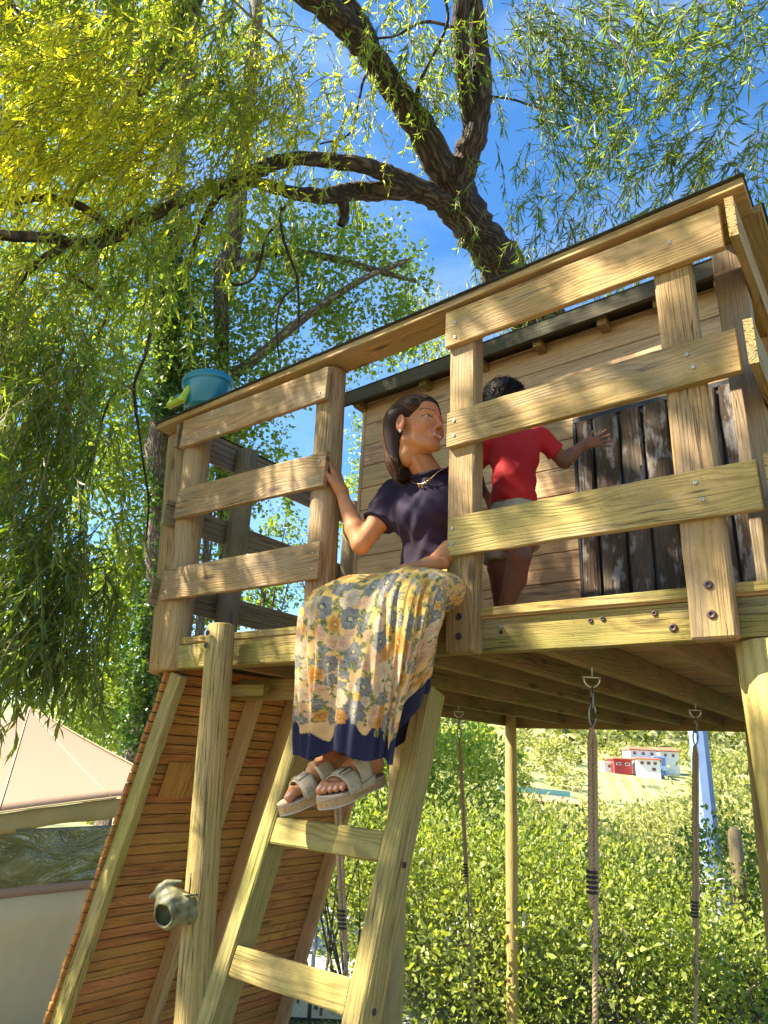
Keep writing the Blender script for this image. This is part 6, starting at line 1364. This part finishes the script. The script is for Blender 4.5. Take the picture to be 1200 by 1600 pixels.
v_, f_ = hand(bp_['wl'], (0, .6, -.7), (1, 0, 0), (0, 1, 0), scale=.66, h=.004); ps.append((v_, f_, np.tile(SB, (len(v_), 1))))
Vb, Fb = join_vf([(p[0], p[1]) for p in ps]); part('body', mesh_np('body', Vb, Fb, M_SKIN, True, np.concatenate([p[2] for p in ps])), boy)
Q = SDF(.02); Q.ell(bp_['hd'] + [-.005, -.002, .028], (.092, .096, .086)).ell(bp_['hd'] + [-.01, -.045, -.02], (.076, .055, .062)); Q.ell(bp_['hd'] + [.04, .10, -.03], (.07, .06, .075), .02, '-')
hv_, hf_ = Q.mesh(bp_['hd'] - .14, bp_['hd'] + .14, .004, lambda G: .0035 * np.sin(G[:, 0] * 240 + 2 * np.sin(G[:, 2] * 90)) * np.sin(G[:, 2] * 210 + G[:, 1] * 60) * np.sin(G[:, 1] * 230))
bh = part('hair', mesh_np('hair', hv_, hf_, M_HAIR, True, np.tile((0.012, 0.008, 0.007), (len(hv_), 1))), boy)
sv = []
for q in range(900):
    d = rsd.normal(size=3); d /= np.linalg.norm(d); c0 = bp_['hd'] + [-.005, -.004, .022]; p0 = c0 + d * [.092, .096, .084]
    if p0[2] < bp_['hd'][2] - .05 or (d[1] > .45 and d[2] < .3): continue
    tg_ = np.cross(d, rsd.normal(size=3)); p1 = p0 + d * .008 + tg_ * .009; p2 = p0 + d * .010 + tg_ * .020
    sv.append(tube_vf([p0, p1, p2], [.0016, .0012, .0005], 3, False))
Vs, Fs = join_vf(sv); part('loose_strands', mesh_np('loose_strands', Vs, Fs, M_HAIR, True, np.tile((0.015, 0.009, 0.008), (len(Vs), 1))), bh, None, None, 'stuff')
Q = SDF(.03); Q.ell(bp_['ch'], (.120, .090, .12)).cap(bp_['ch'], bp_['pe'] + [0, 0, .06], .095, .098).cap(bp_['ch'] + [0, 0, .05], bp_['nk'] + [0, 0, -.01], .052, .045).cap(bp_['sl'], bp_['sr'], .047, .047)
sr2 = bp_['sr'] * .35 + bp_['er'] * .65; Q.cap(bp_['sr'], sr2, .046, .050, .02); sl2 = bp_['sl'] * .35 + bp_['el'] * .65; Q.cap(bp_['sl'], sl2, .046, .050, .02); Q.box((-1.24, 2.46, 2.37), (.3, .3, .16), .005, None, .006, '-')
ax2 = (bp_['er'] - bp_['sr']); ax2 /= np.linalg.norm(ax2)
def tee_n(G): d = (G - sr2) @ ax2; nr = np.linalg.norm(G - sr2, axis=1) < .09; return .006 * np.abs(np.sin(G[:, 0] * 20 - G[:, 2] * 27 + 2 * np.sin(G[:, 0] * 19 + G[:, 2] * 8))) ** .6 + .003 * np.sin(G[:, 0] * 45 + G[:, 2] * 38) * np.cos(G[:, 2] * 25 - G[:, 0] * 30) + .002 * np.sin((G[:, 2] + G[:, 0]) * 70) + np.where(nr & (d > 0), 10 * d, 0)
v_, f_ = Q.mesh((-1.52, 2.28, 2.5), (-.98, 2.72, 3.02), .0065, tee_n)
part('t_shirt', mesh_np('t_shirt', v_, f_, plain('red_jersey', (0.46, 0.008, 0.012), .8, var=.05, scale=8, bump=.05), True), boy)
Q = SDF(.02); Q.ell(bp_['pe'] + [0, 0, .0], (.104, .092, .09)).cap(bp_['hr'], bp_['hr'] * .15 + bp_['kr'] * .85, .072, .070).cap(bp_['hl'], bp_['hl'] * .15 + bp_['kl'] * .85, .072, .068)
v_, f_ = Q.mesh((-1.46, 2.28, 2.23), (-1.05, 2.66, 2.62), .007, lambda G: .002 * np.sin(G[:, 0] * 60 + G[:, 2] * 50) + np.where(G[:, 2] < 2.315 + .1 * (G[:, 0] + 1.2), 1.0, 0)); part('shorts', mesh_np('shorts', v_, f_, plain('beige_cotton', (0.42, 0.34, 0.25), .85, var=.12, scale=14), True), boy)
# ---------------------------------------------------------------- swing ropes under the deck
M_ROPE = plain('tan_rope', (0.40, 0.28, 0.15), .9, var=.25, scale=150, bump=.4)
def twisted(P, r, pitch=0.045, n=3):
    P = np.asarray(P, float); d = np.concatenate([[0], np.cumsum(np.linalg.norm(np.diff(P, axis=0), axis=1))]); m = max(12, int(d[-1] / 0.008)); t = np.linspace(0, d[-1], m)
    Q = np.stack([np.interp(t, d, P[:, q]) for q in range(3)], 1); T = np.gradient(Q, axis=0); T /= np.linalg.norm(T, axis=1)[:, None]
    a = np.cross(T, [1.0, .3, 0]); a /= np.linalg.norm(a, axis=1)[:, None]; b = np.cross(T, a); L = []
    for k in range(n):
        ph = 2 * np.pi * (t / pitch + k / n); L.append(tube_vf(Q + (a * np.cos(ph)[:, None] + b * np.sin(ph)[:, None]) * r * .5, np.full(m, r * .56), 6, False))
    return join_vf(L)
def ring(c, u, v, ru, rv, r, mat, name, par, n=16, arc=(0, 2 * math.pi)):
    c, u, v = Vector(c), Vector(u), Vector(v); P = [tuple(c + u * ru * math.cos(t) + v * rv * math.sin(t)) for t in np.linspace(arc[0], arc[1], n)]
    return tube(name, P, r, mat, par, 7)
def swing(label, top, bot, r, tie, knot, tight, rod=True):
    top, bot = Vector(top), Vector(bot); t = thing('swing_rope', label, 'swing rope', top, 'swing ropes hanging from the joists'); d = (bot - top).normalized()
    U = Vector((.787, .617, 0))
    rg = ring(top + Vector((0, 0, -.035)), U, (0, 0, 1), .030, .035, .0045, M_STEEL, 'bracket', t, 14, (math.pi, 2 * math.pi)); tube('bracket_bar', [tuple(top + U * s * .036 + Vector((0, 0, -.033))) for s in (-1, 0, 1)], .0040, M_STEEL, rg, 7)
    tube('bracket_rod', [tuple(top + U * .012 + Vector((0, -.023, -.033))), tuple(top + U * .012 + Vector((0, -.024, .10)))], .0035, M_STEEL, rg, 6)
    p = top + Vector((0, 0, -.072)); V2 = Vector((-.617, .787, 0))
    for k in range(2 if tight else 1):
        ring(p + d * (.038 + k * .062), V2 if k % 2 == 0 else U, d, .013, .040, .0042, M_CHAIN, 'chain_link', t); 
    p = p + d * (.145 if tight else .085); e = p + d * 0
    L = (bot - p).length; q1 = p + d * L * tie; q2 = p + d * L * knot; g = U * r * .95
    V, F = twisted([tuple(p - g * .3), tuple(p + g * -1.0 + d * .05), tuple(q1 - g * .95), tuple(q1 - g * .95 + d * .08)], r); V2_, F2_ = twisted([tuple(p - g * .3), tuple(p + g * .9 + d * .05), tuple(q1 + g * .9), tuple(q2 + g * .3), tuple(bot)], r)
    Vr, Fr = join_vf([(V, F), (V2_, F2_)]); rope = part('rope', mesh_np('rope', Vr, Fr, M_ROPE, True), t)
    for k in range(5):
        c = q1 + d * (k * .016 - .03) - g * .55; ring(c, U, V2, r * 1.75 if tight else r * 1.6, r * 1.3, .0048, M_BLACK, 'cable_tie', rope, 12)
    ring(q2 + d * -.02, U, d, .015, .024, .004, M_CHAIN, 'clamp', rope, 14); ring(q2 + d * .025, V2, d, .013, .02, .004, M_CHAIN, 'clamp', rope, 14)
    return t
swing('thick swing rope in the middle with a steel bracket and black ties', (-.99, 2.60, 1.868), (-1.055, 2.60, .45), .0100, .43, .575, True)
swing('doubled swing rope nearest the blue pole', (-.99, 4.09, 1.868), (-1.16, 4.09, .15), .0095, .52, .68, True, False)
swing('thin swing rope left of the slender rear post', (-2.55, 4.2, 1.868), (-2.405, 4.2, -.05), .0075, .46, .56, True, False)
swing('swing rope seen through the ladder rungs', (-2.30, 2.60, 1.868), (-2.07, 2.60, .45), .0095, .67, .80, True, False)

# ---------------------------------------------------------------- teal toy bucket on the railing cap
TE = plain('teal_plastic', (0.004, 0.16, 0.24), .30, var=.06, scale=4, bump=0, spec=.6); LI = plain('lime_plastic', (0.30, 0.40, 0.015), .35, var=.08, scale=5, bump=0, spec=.6)
bk = thing('toy_bucket', 'teal plastic toy bucket with lime green handle on the left end of the railing cap', 'toy bucket', (-2.95, 2.06, 3.30))
BC = np.array((-2.935, 2.055, 3.296)); n = 40
def rings(prof, name, mat, par, sx=1.0, sy=.78, wob=0.0):
    V = []
    for (r, z) in prof:
        for i in range(n):
            a = 2 * math.pi * i / n; q = 1 + wob * math.cos(2 * a); V.append(BC + (r * sx * q * math.cos(a), r * sy * q * math.sin(a), z))
    F = [(j * n + i, j * n + (i + 1) % n, (j + 1) * n + (i + 1) % n, (j + 1) * n + i) for j in range(len(prof) - 1) for i in range(n)] + [tuple(range(n))[::-1], tuple(range((len(prof) - 1) * n, len(prof) * n))]
    return part(name, mesh_np(name, V, F, mat, True), par)
rings([(.118, .0), (.124, .004), (.150, .135), (.152, .140), (.161, .142), (.163, .150), (.1635, .176), (.160, .182), (.150, .182), (.147, .150), (.12, .02)], 'tub', TE, bk)
V, F = SDF(.01).ell(BC + (-.055, -.01, .176), (.062, .055, .030)).ell(BC + (.060, .0, .182), (.068, .060, .028)).mesh(BC + (-.14, -.09, .13), BC + (.15, .09, .23), .004); part('lid', mesh_np('lid', V, F, LI, True), bk)
fy = -.118
s_ = SDF(.012).cap(BC + (-.150, fy, .012), BC + (-.150, fy + .006, .060), .017, .015).cap(BC + (-.150, fy, .014), BC + (-.035, fy - .006, .014), .019, .021).cap(BC + (-.035, fy - .006, .014), BC + (-.015, fy + .012, .088), .022, .018).ell(BC + (-.09, fy, .02), (.055, .014, .022))
V, F = s_.mesh(BC + (-.19, -.16, -.002), BC + (.03, -.07, .13), .0035); part('handle', mesh_np('handle', V, F, LI, True), bk)
V, F = SDF(.01).ell(BC + (-.095, -.095, .055), (.034, .028, .026)).mesh(BC + (-.15, -.14, .0), BC + (-.04, -.05, .1), .0035); pv = part('pivot', mesh_np('pivot', V, F, TE, True), bk)

# ---------------------------------------------------------------- ceramic pot shaped like a bird on the front post
PC = np.array((-2.385, 1.868, .935)); CE = plain('mottled_glaze', (0.085, 0.08, 0.028), .5, var=.6, scale=22, bump=.3, col2=(0.19, 0.175, 0.08), coat=.0)
pot = thing('ceramic_pot', 'green glazed ceramic bird pot with an open mouth fixed to the round front post', 'ceramic pot', PC)
toC = np.array((.80, -.60, -.0)) ; toC = toC / np.linalg.norm(toC); mo = np.array((.38, -.88, -.16)); mo /= np.linalg.norm(mo)
lf = -np.array((.787, .617, 0))
s_ = SDF(.02).ell(PC, (.062, .060, .072)).cap(PC + (0, 0, .03) + lf * .01, PC + lf * .038 + (0, 0, .062), .034, .026).cap(PC + lf * .045 + (0, 0, .055), PC + lf * .085 + (0, 0, .030), .022, .005, .012)
s_.cap(PC + lf * .03 + (0, 0, .082), PC - lf * .025 + (0, 0, .088), .013, .008, .008).ell(PC - lf * .062 + (0, 0, .035), (.026, .026, .012), .012).cap(PC - lf * .035 - mo * .01, PC - lf * .05 + (0, .03, -.02), .05, .04, .02)
s_.cap(PC + lf * .008 + mo * .03 + (0, 0, -.012), PC + lf * .008 + mo * .09 + (0, 0, -.012), .036, .046, .008, '-'); s_.ell(PC + lf * .006 + (0, 0, -.008), (.044, .044, .052), .006, '-')
V, F = s_.mesh(PC - .13, PC + .13, .0035, lambda G: .0012 * np.sin(G[:, 0] * 120) * np.sin(G[:, 2] * 140)); part('bird_body', mesh_np('bird_body', V, F, CE, True), pot)
ring(PC - lf * .062 + (0, 0, .050), (.787, .617, 0), (-.617, .787, 0), .026, .022, .004, CE, 'rim', pot, 18)
tube('hanger', [tuple(PC - lf * .058 + (0, .0, .12)), tuple(PC - lf * .062 + (0, 0, .08)), tuple(PC - lf * .062 + (0, 0, .046))], .003, M_BOLT, pot, 6)

# a twig of willow hanging in front of the cabin wall
rs = np.random.RandomState(5)
